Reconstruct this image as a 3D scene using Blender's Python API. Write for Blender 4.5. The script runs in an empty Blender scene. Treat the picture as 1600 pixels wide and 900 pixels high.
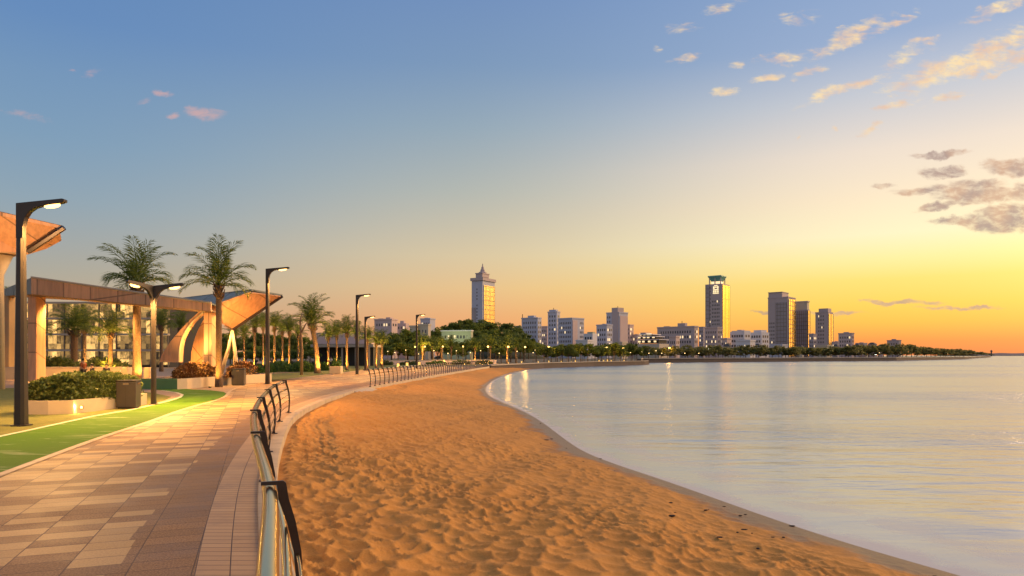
import bpy, bmesh, math, random
import numpy as np
from mathutils import Vector, Matrix

random.seed(7)
RNG = np.random.default_rng(7)
R = math.radians
SC = bpy.context.scene
COL = SC.collection

# ------------------------------------------------------------------ camera, sky, sun, exposure
F = 1066.67          # focal length in photo pixels (24 mm on a 36 mm sensor, 1600 px wide)
CZ = 2.0             # eye height above the promenade
HOR = 555.0          # horizon row of the photo
cam_data = bpy.data.cameras.new('camera')
cam_data.lens = 24.0
cam_data.sensor_width = 36.0
cam_data.shift_y = (HOR - 450.0) / 1600.0
cam_data.clip_start = 0.05
cam_data.clip_end = 20000
cam = bpy.data.objects.new('camera', cam_data)
cam.location = (0, 0, CZ)
cam.rotation_euler = (R(90), 0, 0)
COL.objects.link(cam)
SC.camera = cam

SC.view_settings.view_transform = 'Standard'
SC.view_settings.look = 'None'
SC.view_settings.gamma = 1
SC.view_settings.exposure = 0.0
SC.view_settings.use_curve_mapping = False
SC.cycles.use_denoising = True
SC.cycles.max_bounces = 6
SC.cycles.diffuse_bounces = 3
SC.cycles.glossy_bounces = 3
SC.cycles.transparent_max_bounces = 8
SC.cycles.sample_clamp_indirect = 4.0
SC.cycles.caustics_reflective = False
SC.cycles.caustics_refractive = False

SUN_AZ, SUN_EL = 67.0, 25.0       # degrees to the right of the view, above the horizon
sun_data = bpy.data.lights.new('sun', 'SUN')
sun_data.energy = 3.2
sun_data.angle = R(38)
sun_data.color = (1.0, 0.60, 0.28)
sun = bpy.data.objects.new('sun', sun_data)
sd = Vector((math.sin(R(SUN_AZ)) * math.cos(R(SUN_EL)), math.cos(R(SUN_AZ)) * math.cos(R(SUN_EL)), math.sin(R(SUN_EL))))
sun.rotation_euler = sd.to_track_quat('Z', 'Y').to_euler()
sun.location = (60, 40, 40)
COL.objects.link(sun)


def lin(h, k=1.0):
    h = h.lstrip('#')
    c = [int(h[i:i + 2], 16) / 255 for i in (0, 2, 4)]
    return tuple(k * (x / 12.92 if x <= 0.04045 else ((x + 0.055) / 1.055) ** 2.4) for x in c) + (1.0,)


class NT:
    """a short hand for node trees"""
    def __init__(self, tree):
        self.t = tree
        self.n = tree.nodes
        self.l = tree.links

    def add(self, kind, **kw):
        n = self.n.new(kind)
        for k, v in kw.items():
            setattr(n, k, v)
        return n

    def put(self, sock, v):
        if hasattr(v, 'is_output'):
            self.l.new(v, sock)
        elif v is not None:
            sock.default_value = v

    def math(self, op, a, b=None, c=None, clamp=False):
        n = self.add('ShaderNodeMath', operation=op)
        n.use_clamp = clamp
        self.put(n.inputs[0], a)
        if b is not None:
            self.put(n.inputs[1], b)
        if c is not None:
            self.put(n.inputs[2], c)
        return n.outputs[0]

    def smooth(self, x, a, b, lo=0.0, hi=1.0):
        n = self.add('ShaderNodeMapRange', interpolation_type='SMOOTHSTEP')
        self.put(n.inputs['Value'], x)
        n.inputs['From Min'].default_value = a
        n.inputs['From Max'].default_value = b
        n.inputs['To Min'].default_value = lo
        n.inputs['To Max'].default_value = hi
        return n.outputs[0]

    def mix(self, fac, a, b, blend='MIX'):
        n = self.add('ShaderNodeMix', data_type='RGBA', blend_type=blend)
        self.put(n.inputs[0], fac)
        self.put(n.inputs[6], a)
        self.put(n.inputs[7], b)
        return n.outputs[2]

    def ramp(self, fac, stops, interp='LINEAR'):
        n = self.add('ShaderNodeValToRGB')
        cr = n.color_ramp
        cr.interpolation = interp
        while len(cr.elements) < len(stops):
            cr.elements.new(0.5)
        for e, (p, c) in zip(cr.elements, stops):
            e.position = p
        for e, (p, c) in zip(cr.elements, stops):
            e.position = p
            e.color = c
        self.put(n.inputs[0], fac)
        return n.outputs[0]

    def noise(self, vec, scale, detail=4.0, rough=0.5, dist=0.0, out=0):
        n = self.add('ShaderNodeTexNoise')
        if vec is not None:
            self.l.new(vec, n.inputs['Vector'])
        n.inputs['Scale'].default_value = scale
        n.inputs['Detail'].default_value = detail
        n.inputs['Roughness'].default_value = rough
        n.inputs['Distortion'].default_value = dist
        return n.outputs[out]

    def mapping(self, vec, loc=(0, 0, 0), rot=(0, 0, 0), scale=(1, 1, 1)):
        n = self.add('ShaderNodeMapping')
        self.l.new(vec, n.inputs[0])
        n.inputs['Location'].default_value = loc
        n.inputs['Rotation'].default_value = rot
        n.inputs['Scale'].default_value = scale
        return n.outputs[0]

    def xyz(self, x=0.0, y=0.0, z=0.0):
        n = self.add('ShaderNodeCombineXYZ')
        self.put(n.inputs[0], x)
        self.put(n.inputs[1], y)
        self.put(n.inputs[2], z)
        return n.outputs[0]


def build_world():
    w = bpy.data.worlds.new('World')
    SC.world = w
    w.use_nodes = True
    w.node_tree.nodes.clear()
    T = NT(w.node_tree)
    tc = T.add('ShaderNodeTexCoord')
    sep = T.add('ShaderNodeSeparateXYZ')
    T.l.new(tc.outputs['Generated'], sep.inputs[0])
    x, y, z = sep.outputs
    az = T.math('MULTIPLY', T.math('ARCTAN2', x, y), 180 / math.pi)
    h = T.math('SQRT', T.math('ADD', T.math('MULTIPLY', x, x), T.math('MULTIPLY', y, y)))
    t = T.math('MAXIMUM', T.math('DIVIDE', z, T.math('MAXIMUM', h, 1e-4)), 0.0)
    pos = T.math('DIVIDE', t, T.math('ADD', t, 0.5))
    q = lambda v: v / (v + 0.5)

    def grad(rows):
        return T.ramp(pos, [(q(v), lin(c)) for v, c in rows])
    left = grad([(0, '#c2926a'), (.045, '#c0a07e'), (.10, '#aaa291'), (.19, '#8c9fab'), (.266, '#7b99b3'), (.341, '#7192b5'), (.416, '#6388b7'), (1, '#4c76b0'), (4, '#3a66a6')])
    mid = grad([(0, '#dd8650'), (.033, '#eb9a5e'), (.061, '#e9a96d'), (.098, '#e6bc80'), (.145, '#d9c297'), (.239, '#b3b4a8'), (.333, '#93a5b1'), (.426, '#7a95b5'), (.52, '#708db7'), (1, '#4f78b2'), (4, '#3d68a6')])
    right = grad([(0, '#ec7e40'), (.019, '#fa9238'), (.043, '#ffba34'), (.066, '#ffcd40'), (.098, '#ffdb62'), (.125, '#ffe994'), (.157, '#feeebc'), (.206, '#fae3be'), (.266, '#ecdac6'), (.341, '#c3c5cc'), (.416, '#94a8c8'), (.7, '#6f92c2'), (4, '#4a72ae')])
    back = grad([(0, '#b89e8a'), (.06, '#c9b09c'), (.2, '#b9b4b4'), (.5, '#94a3bc'), (4, '#5a80b6')])
    c = T.mix(T.smooth(az, -37, 2), left, mid)
    c = T.mix(T.smooth(az, -6, 31), c, right)
    aaz = T.math('ABSOLUTE', T.math('SUBTRACT', az, 25))
    c = T.mix(T.smooth(aaz, 75, 135), c, back)
    # the glow around the sun, which stands just outside the frame to the right
    da = T.math('DIVIDE', T.math('SUBTRACT', az, 62), 15)
    dt = T.math('DIVIDE', T.math('SUBTRACT', t, 0.12), 0.10)
    g = T.math('EXPONENT', T.math('MULTIPLY', T.math('ADD', T.math('MULTIPLY', da, da), T.math('MULTIPLY', dt, dt)), -1.0))
    glow = T.mix(T.math('MULTIPLY', g, 1.0), (0, 0, 0, 1), (2.3, 1.35, 0.34, 1))
    c = T.mix(1.0, c, glow, 'ADD')

    # clouds, placed by their direction in the sky (u across, v up, seen towards +Y)
    yy = T.math('MAXIMUM', y, 0.05)
    u = T.math('DIVIDE', x, yy)
    v = T.math('DIVIDE', z, yy)
    uv = T.xyz(u, v, 0.0)
    wob = T.noise(uv, 16.0, 5.0, 0.6, 0.2, out=1)
    wv = T.add('ShaderNodeVectorMath', operation='MULTIPLY_ADD')
    T.l.new(wob, wv.inputs[0])
    wv.inputs[1].default_value = (0.055, 0.035, 0)
    T.l.new(uv, wv.inputs[2])
    wuv = wv.outputs[0]
    front = T.smooth(y, 0.1, 0.3)

    def clump(items, scale, rot, lo, hi, amp=1.5):
        tot = None
        for px, py, a, b, ang, k in items:
            m = T.mapping(wuv, rot=(0, 0, 0))
            mp = m.node
            mp.vector_type = 'TEXTURE'
            mp.inputs['Location'].default_value = ((px - 800) / F + 0.0275, (HOR - py) / F + 0.0175, 0)
            mp.inputs['Rotation'].default_value = (0, 0, R(ang))
            mp.inputs['Scale'].default_value = (1.3 * a / F, 1.35 * b / F, 1)
            ln = T.add('ShaderNodeVectorMath', operation='LENGTH')
            T.l.new(m, ln.inputs[0])
            e = T.smooth(ln.outputs['Value'], 1.0, 0.0, 0.0, k)
            tot = e if tot is None else T.math('MAXIMUM', tot, e)
        nz = T.noise(T.mapping(uv, rot=(0, 0, R(rot)), scale=(1, 3.2, 1)), scale, 7.0, 0.58, 0.5)
        d = T.math('ADD', tot, T.math('MULTIPLY', T.math('SUBTRACT', nz, 0.5), amp))
        fine = T.noise(T.mapping(uv, rot=(0, 0, R(rot)), scale=(1, 2.0, 1)), scale * 1.7, 5.0, 0.6, 0.4)
        return T.math('MULTIPLY', T.math('MULTIPLY', T.math('MULTIPLY', T.smooth(d, lo, hi), T.smooth(tot, 0.02, 0.3)), T.smooth(fine, 0.25, 0.62, 0.35, 1.0)), front)
    gold = clump([(1500, 105, 170, 24, 15, 1.0), (1600, 85, 90, 20, 18, 1.0), (1330, 50, 90, 16, 26, .8), (1560, 70, 75, 24, 20, .95), (1310, 66, 60, 17, 28, .95), (1225, 92, 45, 12, 10, .85),
                  (1395, 35, 60, 12, 25, .7), (1270, 112, 40, 11, 14, .8), (1200, 120, 30, 9, 8, .75), (1315, 140, 90, 10, 22, .85),
                  (1395, 165, 48, 10, 16, .85), (1480, 155, 50, 9, 12, .8), (1360, 200, 26, 8, 22, .75), (1130, 144, 30, 9, 5, .8),
                  (1070, 42, 32, 12, 6, .55), (1072, 95, 34, 9, 5, .6), (1245, 30, 48, 14, 10, .5), (1150, 100, 26, 8, 0, .5),
                  (1560, 14, 70, 14, 18, .8), (1440, 68, 40, 9, 16, .6), (1130, 15, 40, 14, 10, .5), (1030, 76, 14, 8, 0, .5), (1548, 118, 26, 8, 6, .8),
                  (1250, 212, 10, 5, 20, .7), (1302, 198, 10, 5, 10, .7), (1410, 90, 60, 14, 16, .6)], 34, -17, 0.12, 1.0, 1.9)
    grey = clump([(1530, 300, 85, 22, 0, 1.0), (1580, 338, 80, 22, 6, 1.0), (1470, 268, 42, 10, 0, .8), (1470, 242, 50, 7, 0, .9), (1480, 322, 60, 8, 8, .75),
                  (1580, 262, 50, 14, 0, .85), (1440, 300, 50, 8, 6, .75), (1380, 296, 20, 5, 4, .6), (1500, 345, 60, 8, 0, .75), (1620, 300, 60, 20, 0, .9),
                  (1410, 472, 90, 4, -2, .72), (1500, 482, 75, 4, -1, .72), (1300, 487, 70, 4, -2, .6), (1200, 484, 40, 4, -2, .55)], 30, -4, 0.0, 0.6, 1.15)
    pink = clump([(318, 180, 36, 13, 0, .95), (272, 183, 12, 7, 0, .8), (300, 170, 12, 7, 0, .7), (140, 118, 26, 9, 10, .62), (258, 143, 16, 6, -5, .75), (230, 155, 22, 8, 10, .45),
                  (102, 109, 10, 4, 0, .5), (40, 180, 60, 9, -12, .45)], 30, 0, 0.1, 1.0)
    c = T.mix(T.math('MULTIPLY', gold, 0.95), c, T.mix(T.smooth(T.noise(uv, 24, 4.0, 0.5), .35, .65), lin('#e6bfa0'), lin('#ffe0a4')))
    c = T.mix(T.math('MULTIPLY', grey, 0.92), c, T.mix(T.smooth(T.noise(uv, 20, 4.0, 0.5), .35, .65), lin('#a88a7c'), lin('#d2a580')))
    c = T.mix(T.math('MULTIPLY', pink, 0.62), c, lin('#e0aa9c'))

    bg = T.add('ShaderNodeBackground')
    T.l.new(c, bg.inputs[0])
    bg.inputs[1].default_value = 1.0
    sky = T.add('ShaderNodeTexSky', sky_type='NISHITA')
    sky.sun_disc = False
    sky.sun_elevation = R(SUN_EL)
    sky.sun_rotation = R(SUN_AZ)
    bg2 = T.add('ShaderNodeBackground')
    T.l.new(sky.outputs[0], bg2.inputs[0])
    bg2.inputs[1].default_value = 0.010
    add = T.add('ShaderNodeAddShader')
    T.l.new(bg.outputs[0], add.inputs[0])
    T.l.new(bg2.outputs[0], add.inputs[1])
    out = T.add('ShaderNodeOutputWorld')
    T.l.new(add.outputs[0], out.inputs[0])
    w.cycles.sampling_method = 'MANUAL'
    w.cycles.sample_map_resolution = 512


build_world()

# ------------------------------------------------------------------ helpers
ORD = ('first second third fourth fifth sixth seventh eighth ninth tenth eleventh twelfth thirteenth fourteenth fifteenth sixteenth seventeenth eighteenth '
       'nineteenth twentieth twenty-first twenty-second twenty-third twenty-fourth twenty-fifth twenty-sixth twenty-seventh twenty-eighth twenty-ninth thirtieth '
       'thirty-first thirty-second thirty-third thirty-fourth thirty-fifth thirty-sixth thirty-seventh thirty-eighth thirty-ninth fortieth forty-first forty-second '
       'forty-third forty-fourth forty-fifth').split()


def at(px, py, Y):
    return Vector(((px - 800) / F * Y, Y, CZ - (py - HOR) / F * Y))


def gp(px, py, z=0.0):
    Y = (CZ - z) * F / (py - HOR)
    return Vector(((px - 800) / F * Y, Y, z))


def spline(pts):
    ys = [p[0] for p in pts]
    xs = [p[1] for p in pts]
    ys, xs = np.array(ys, float), np.array(xs, float)
    n = len(ys)                                # natural cubic spline, linear outside
    h = np.diff(ys)
    A = np.zeros((n, n)); b = np.zeros(n)
    A[0, 0] = A[-1, -1] = 1
    for i in range(1, n - 1):
        A[i, i - 1], A[i, i], A[i, i + 1] = h[i - 1], 2 * (h[i - 1] + h[i]), h[i]
        b[i] = 6 * ((xs[i + 1] - xs[i]) / h[i] - (xs[i] - xs[i - 1]) / h[i - 1])
    m = np.linalg.solve(A, b)

    def f(y):
        y = np.clip(np.asarray(y, float), ys[0], ys[-1])
        i = np.clip(np.searchsorted(ys, y) - 1, 0, n - 2)
        hi, a, bb = h[i], ys[i + 1] - y, y - ys[i]
        return m[i] * a ** 3 / (6 * hi) + m[i + 1] * bb ** 3 / (6 * hi) + (xs[i] / hi - m[i] * hi / 6) * a + (xs[i + 1] / hi - m[i + 1] * hi / 6) * bb
    return f


def tag(o, label, cat, group=None):
    o['label'] = label
    o['category'] = cat
    if group:
        o['group'] = group
    return o


def empty(name, loc, label, cat, group=None, rz=0.0):
    o = bpy.data.objects.new(name, None)
    o.location = loc
    o.rotation_euler = (0, 0, rz)
    o.empty_display_size = 0.2
    COL.objects.link(o)
    return tag(o, label, cat, group)


def copy_tree(o, parent=None):
    c = o.copy()
    COL.objects.link(c)
    if parent is not None:
        c.parent = parent
    for ch in o.children:
        copy_tree(ch, c)
    return c


class MB:
    def __init__(self):
        self.v = []
        self.f = []
        self.uv = None

    def quad(self, *p):
        i = len(self.v)
        self.v += [tuple(q) for q in p]
        self.f.append(tuple(range(i, i + len(p))))
        return self

    def box(self, x0, x1, y0, y1, z0, z1, M=None):
        i = len(self.v)
        P = [(x0, y0, z0), (x1, y0, z0), (x1, y1, z0), (x0, y1, z0), (x0, y0, z1), (x1, y0, z1), (x1, y1, z1), (x0, y1, z1)]
        if M is not None:
            P = [tuple(M @ Vector(p)) for p in P]
        self.v += P
        self.f += [tuple(i + k for k in q) for q in ((0, 3, 2, 1), (4, 5, 6, 7), (0, 1, 5, 4), (1, 2, 6, 5), (2, 3, 7, 6), (3, 0, 4, 7))]
        return self

    def loft(self, rings, cap=True, closed=True):
        i = len(self.v)
        n = len(rings[0])
        for r in rings:
            self.v += [tuple(p) for p in r]
        for a in range(len(rings) - 1):
            for k in range(n if closed else n - 1):
                b = (k + 1) % n
                self.f.append((i + a * n + k, i + a * n + b, i + (a + 1) * n + b, i + (a + 1) * n + k))
        if cap:
            self.f.append(tuple(i + k for k in reversed(range(n))))
            self.f.append(tuple(i + (len(rings) - 1) * n + k for k in range(n)))
        return self

    def tube(self, pts, r, n=8, cap=True):
        pts = [Vector(p) for p in pts]
        rings = []
        side = None
        for k, p in enumerate(pts):
            d = (pts[min(k + 1, len(pts) - 1)] - pts[max(k - 1, 0)]).normalized()
            if side is None:
                side = d.cross(Vector((0, 0, 1)))
                if side.length < 1e-3:
                    side = Vector((1, 0, 0))
            side = (side - d * side.dot(d)).normalized()
            up = d.cross(side)
            rr = r[k] if isinstance(r, (list, tuple)) else r
            rings.append([p + (side * math.cos(2 * math.pi * a / n) + up * math.sin(2 * math.pi * a / n)) * rr for a in range(n)])
        return self.loft(rings, cap)

    def prism(self, outline, thick, M):
        """outline in local x,z; extruded along local y"""
        a = [M @ Vector((p[0], -thick / 2, p[1])) for p in outline]
        b = [M @ Vector((p[0], thick / 2, p[1])) for p in outline]
        return self.loft([a, b])

    def ball(self, c, r, n=8, m=6, sq=(1, 1, 1)):
        c = Vector(c)
        rings = []
        for a in range(1, m):
            th = math.pi * a / m
            rings.append([c + Vector((r * sq[0] * math.sin(th) * math.cos(2 * math.pi * k / n), r * sq[1] * math.sin(th) * math.sin(2 * math.pi * k / n), r * sq[2] * math.cos(th))) for k in range(n)])
        return self.loft(rings)

    def mesh(self, name, mat, smooth=False):
        me = bpy.data.meshes.new(name)
        me.from_pydata(self.v, [], self.f)
        me.update()
        if mat is not None:
            me.materials.append(mat)
        if smooth:
            me.shade_smooth()
        return me

    def build(self, name, mat, parent=None, smooth=False, bevel=0.0, fix=True):
        me = self.mesh(name, mat, smooth)
        if fix:
            b = bmesh.new()
            b.from_mesh(me)
            bmesh.ops.recalc_face_normals(b, faces=b.faces)
            b.to_mesh(me)
            b.free()
        return link(name, me, parent, bevel)


def link(name, me, parent=None, bevel=0.0):
    o = bpy.data.objects.new(name, me)
    COL.objects.link(o)
    if parent is not None:
        o.parent = parent
    if bevel:
        m = o.modifiers.new('bevel', 'BEVEL')
        m.width = bevel
        m.segments = 2
        m.limit_method = 'ANGLE'
    return o


def struct(o):
    o['kind'] = 'structure'
    return o


def np_mesh(name, verts, quads, mat, smooth=True, uv=None):
    me = bpy.data.meshes.new(name)
    n, m = len(verts), len(quads)
    k = quads.shape[1]
    me.vertices.add(n)
    me.vertices.foreach_set('co', np.asarray(verts, np.float32).ravel())
    me.loops.add(m * k)
    me.loops.foreach_set('vertex_index', np.asarray(quads, np.int32).ravel())
    me.polygons.add(m)
    me.polygons.foreach_set('loop_start', np.arange(0, m * k, k, dtype=np.int32))
    me.polygons.foreach_set('loop_total', np.full(m, k, np.int32))
    if uv is not None:
        l = me.uv_layers.new(name='UVMap')
        l.data.foreach_set('uv', np.asarray(uv, np.float32)[np.asarray(quads).ravel()].ravel())
    me.update(calc_edges=True)
    me.validate()
    if mat is not None:
        me.materials.append(mat)
    if smooth:
        me.shade_smooth()
    return me


def grid_faces(nr, nc):
    a = np.arange(nr * nc).reshape(nr, nc)
    return np.stack([a[:-1, :-1], a[:-1, 1:], a[1:, 1:], a[1:, :-1]], -1).reshape(-1, 4)


# ------------------------------------------------------------------ materials
MATS = {}


def new_mat(name):
    m = bpy.data.materials.new(name)
    m.use_nodes = True
    T = NT(m.node_tree)
    b = T.n['Principled BSDF']
    MATS[name] = m
    return m, T, b


def simple(name, col, rough=0.6, metal=0.0, var=0.12, scale=6.0, bump=0.0, bscale=40.0, spec=0.5):
    m, T, b = new_mat(name)
    tc = T.add('ShaderNodeTexCoord').outputs['Object']
    nz = T.noise(tc, scale, 5.0, 0.6)
    f = T.math('ADD', T.math('MULTIPLY', nz, 2 * var), 1.0 - var)
    hsv = T.add('ShaderNodeHueSaturation')
    hsv.inputs['Color'].default_value = tuple(col[:3]) + (1,)
    T.l.new(f, hsv.inputs['Value'])
    T.l.new(hsv.outputs[0], b.inputs['Base Color'])
    b.inputs['Roughness'].default_value = rough
    b.inputs['Metallic'].default_value = metal
    b.inputs['Specular IOR Level'].default_value = spec
    if bump:
        bp = T.add('ShaderNodeBump')
        bp.inputs['Strength'].default_value = bump
        bp.inputs['Distance'].default_value = 0.02
        T.l.new(T.noise(tc, bscale, 6.0, 0.6), bp.inputs['Height'])
        T.l.new(bp.outputs[0], b.inputs['Normal'])
    return m


def emitter(name, col, k):
    m, T, b = new_mat(name)
    b.inputs['Base Color'].default_value = (0.8, 0.7, 0.5, 1)
    b.inputs['Emission Color'].default_value = tuple(col) + (1,)
    b.inputs['Emission Strength'].default_value = k
    return m


def leaf_mat(name, a, bcol, trans=0.45):
    m, T, b = new_mat(name)
    g = T.add('ShaderNodeNewGeometry')
    oi = T.add('ShaderNodeObjectInfo')
    f = T.math('FRACT', T.math('ADD', g.outputs['Random Per Island'], T.math('MULTIPLY', oi.outputs['Random'], 0.35)))
    c = T.mix(f, a + (1,), bcol + (1,))
    T.l.new(c, b.inputs['Base Color'])
    b.inputs['Roughness'].default_value = 0.55
    b.inputs['Specular IOR Level'].default_value = 0.3
    tr = T.add('ShaderNodeBsdfTranslucent')
    T.l.new(c, tr.inputs[0])
    mx = T.add('ShaderNodeMixShader')
    mx.inputs[0].default_value = trans
    T.l.new(b.outputs[0], mx.inputs[1])
    T.l.new(tr.outputs[0], mx.inputs[2])
    T.l.new(mx.outputs[0], T.n['Material Output'].inputs[0])
    return m


def make_materials():
    simple('concrete', (0.42, 0.36, 0.29), 0.75, var=0.15, scale=2.5, bump=0.25, bscale=30)
    simple('pale_concrete', (0.50, 0.39, 0.26), 0.7, var=0.12, scale=3, bump=0.2, bscale=30)
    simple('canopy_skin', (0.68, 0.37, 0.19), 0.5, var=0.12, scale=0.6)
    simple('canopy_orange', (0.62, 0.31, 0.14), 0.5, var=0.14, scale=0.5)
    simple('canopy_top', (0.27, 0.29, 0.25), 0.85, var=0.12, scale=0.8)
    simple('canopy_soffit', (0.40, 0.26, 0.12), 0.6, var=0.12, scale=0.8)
    simple('turf_lit_wall', (0.16, 0.26, 0.07), 0.6, var=0.1, scale=2)  # green light thrown by the turf onto the planter end, put into its colour
    simple('dark_metal', (0.055, 0.045, 0.04), 0.38, metal=0.6, var=0.15, scale=5)
    simple('post_paint', (0.045, 0.03, 0.022), 0.42, metal=0.3, var=0.25, scale=14)
    simple('bin_metal', (0.07, 0.055, 0.045), 0.5, metal=0.3, var=0.15, scale=4)
    m = simple('steel', (0.70, 0.52, 0.27), 0.16, metal=1.0, var=0.06, scale=9)  # golden base stands in for the lit promenade's reflection in the rail
    simple('seawall_stone', (0.085, 0.06, 0.045), 0.9, var=0.4, scale=0.8, bump=0.8, bscale=2)
    simple('soil', (0.07, 0.045, 0.03), 0.95, var=0.3)
    simple('bark', (0.16, 0.10, 0.06), 0.9, var=0.35, scale=6, bump=0.6, bscale=20)
    simple('hill_soil', (0.045, 0.05, 0.025), 0.95, var=0.4, scale=0.1)
    simple('far_hill', (0.12, 0.10, 0.11), 1.0, var=0.2, scale=0.02)
    simple('skin', (0.45, 0.27, 0.18), 0.6)
    simple('dark_cloth', (0.03, 0.028, 0.035), 0.85)
    simple('red_cloth', (0.35, 0.09, 0.03), 0.85)
    simple('white_cloth', (0.5, 0.48, 0.45), 0.85)
    simple('hair', (0.015, 0.012, 0.01), 0.6)
    simple('seaweed', (0.035, 0.022, 0.014), 0.9)
    simple('white_frame', (0.42, 0.34, 0.26), 0.6)
    # building skins
    simple('wall_bluegrey', (0.50, 0.50, 0.57), 0.75, var=0.08, scale=0.15)
    simple('wall_white', (0.70, 0.66, 0.66), 0.75, var=0.08, scale=0.15)
    simple('wall_pink', (0.62, 0.46, 0.42), 0.75, var=0.08, scale=0.15)
    simple('wall_cream', (0.55, 0.46, 0.35), 0.75, var=0.08, scale=0.15)
    simple('wall_brown', (0.50, 0.40, 0.38), 0.75, var=0.08, scale=0.15)
    simple('wall_green', (0.42, 0.43, 0.29), 0.7, var=0.08, scale=0.15)
    simple('wall_dark', (0.40, 0.34, 0.36), 0.75, var=0.1, scale=0.15)
    simple('roof_teal', (0.16, 0.40, 0.34), 0.45, var=0.1)
    simple('roof_dark', (0.12, 0.10, 0.09), 0.8, var=0.2)
    simple('window_glass', (0.05, 0.055, 0.07), 0.12, var=0.2, scale=0.3, spec=0.9)
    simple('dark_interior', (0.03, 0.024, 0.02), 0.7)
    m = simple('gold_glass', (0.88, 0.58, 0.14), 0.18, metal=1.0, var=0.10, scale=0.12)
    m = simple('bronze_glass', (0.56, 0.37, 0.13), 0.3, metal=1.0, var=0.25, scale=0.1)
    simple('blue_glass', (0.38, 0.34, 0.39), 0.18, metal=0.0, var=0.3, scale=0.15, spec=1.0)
    simple('mullion', (0.16, 0.12, 0.09), 0.5, metal=0.2)
    emitter('lit_window', (1.0, 0.70, 0.34), 1.1)
    emitter('lit_window_white', (1.0, 0.70, 0.36), 0.8)
    emitter('lamp_warm', (1.0, 0.50, 0.12), 6.5)
    emitter('lamp_far', (1.0, 0.60, 0.12), 7.0)
    emitter('lamp_small', (1.0, 0.66, 0.24), 6.0)
    emitter('lamp_white', (0.95, 1.0, 0.88), 12.0)
    emitter('bollard_glow', (1.0, 0.50, 0.07), 1.3)
    emitter('emblem_glow', (1.0, 0.80, 0.40), 1.1)
    leaf_mat('palm_leaf', (0.08, 0.13, 0.022), (0.20, 0.24, 0.045))
    leaf_mat('tree_leaf', (0.11, 0.16, 0.022), (0.30, 0.32, 0.05))
    leaf_mat('tree_leaf_dark', (0.08, 0.12, 0.02), (0.22, 0.25, 0.045))
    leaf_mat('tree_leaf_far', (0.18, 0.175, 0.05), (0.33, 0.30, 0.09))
    leaf_mat('hedge_leaf', (0.05, 0.085, 0.02), (0.15, 0.17, 0.04), 0.15)
    leaf_mat('red_leaf', (0.13, 0.05, 0.02), (0.30, 0.15, 0.04), 0.15)
    leaf_mat('shrub_leaf', (0.05, 0.12, 0.015), (0.13, 0.20, 0.03), 0.2)

    for nm, sc, rot in (('canopy_skin', 0.45, 0), ('canopy_orange', 0.5, 38), ('canopy_top', 0.45, 20)):
        m = MATS[nm]; T = NT(m.node_tree); b = T.n['Principled BSDF']
        tc = T.n['Texture Coordinate'].outputs['Object']
        s3 = T.add('ShaderNodeSeparateXYZ'); T.l.new(T.mapping(tc, rot=(0, R(rot), 0)), s3.inputs[0])
        px_, pz_ = T.math('MULTIPLY', s3.outputs[0], sc), T.math('MULTIPLY', T.math('ADD', s3.outputs[2], T.math('MULTIPLY', s3.outputs[1], .5)), sc)
        wn = T.add('ShaderNodeTexWhiteNoise', noise_dimensions='2D'); T.l.new(T.xyz(T.math('FLOOR', px_), T.math('FLOOR', pz_), 0), wn.inputs['Vector'])
        fx, fz = T.math('FRACT', px_), T.math('FRACT', pz_)
        e = T.math('MINIMUM', T.math('MINIMUM', fx, T.math('SUBTRACT', 1.0, fx)), T.math('MINIMUM', fz, T.math('SUBTRACT', 1.0, fz)))
        seam = T.smooth(e, 0.008, 0.03)
        old = b.inputs['Base Color'].links[0].from_socket
        streak = T.noise(T.mapping(tc, scale=(3.0, 3.0, .25)), 1.6, 5.0, .65)
        k = T.math('MULTIPLY', T.math('MULTIPLY', T.math('ADD', T.math('MULTIPLY', seam, .55), .45), T.math('ADD', T.math('MULTIPLY', wn.outputs[0], .22), .82)), T.smooth(streak, .3, .65, .78, 1.05))
        hv = T.add('ShaderNodeHueSaturation'); T.l.new(old, hv.inputs['Color']); T.l.new(k, hv.inputs['Value'])
        T.l.new(hv.outputs[0], b.inputs['Base Color'])
    # palm trunk: rings of old leaf bases
    m, T, b = new_mat('palm_bark')
    tc = T.add('ShaderNodeTexCoord').outputs['Object']
    v = T.add('ShaderNodeTexVoronoi', feature='F1')
    T.l.new(T.mapping(tc, scale=(7, 7, 9)), v.inputs['Vector'])
    c = T.ramp(v.outputs['Distance'], [(0.0, (0.34, 0.22, 0.12, 1)), (0.55, (0.22, 0.13, 0.07, 1)), (0.9, (0.05, 0.03, 0.018, 1))])
    T.l.new(c, b.inputs['Base Color'])
    b.inputs['Roughness'].default_value = 0.9
    bp = T.add('ShaderNodeBump')
    bp.inputs['Strength'].default_value = 0.9
    bp.inputs['Distance'].default_value = 0.06
    T.l.new(T.math('SUBTRACT', 1.0, v.outputs['Distance']), bp.inputs['Height'])
    T.l.new(bp.outputs[0], b.inputs['Normal'])

    # promenade paving: bond of granite slabs, light and dark
    m, T, b = new_mat('paving')
    tc = T.add('ShaderNodeTexCoord').outputs['Object']
    p = T.mapping(tc, rot=(0, 0, R(-20.5)))
    s = T.add('ShaderNodeSeparateXYZ'); T.l.new(p, s.inputs[0])
    W, D = 0.56, 0.31
    row = T.math('FLOOR', T.math('DIVIDE', s.outputs[1], D))
    sh = T.math('MULTIPLY', row, 0.0)
    xx = T.math('DIVIDE', T.math('ADD', s.outputs[0], sh), W)
    colm = T.math('FLOOR', xx)
    wn = T.add('ShaderNodeTexWhiteNoise', noise_dimensions='2D')
    T.l.new(T.xyz(colm, row, 0), wn.inputs['Vector'])
    big = T.noise(T.xyz(T.math('MULTIPLY', colm, W), T.math('MULTIPLY', row, D), 0), 0.75, 2.0, 0.5)
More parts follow.
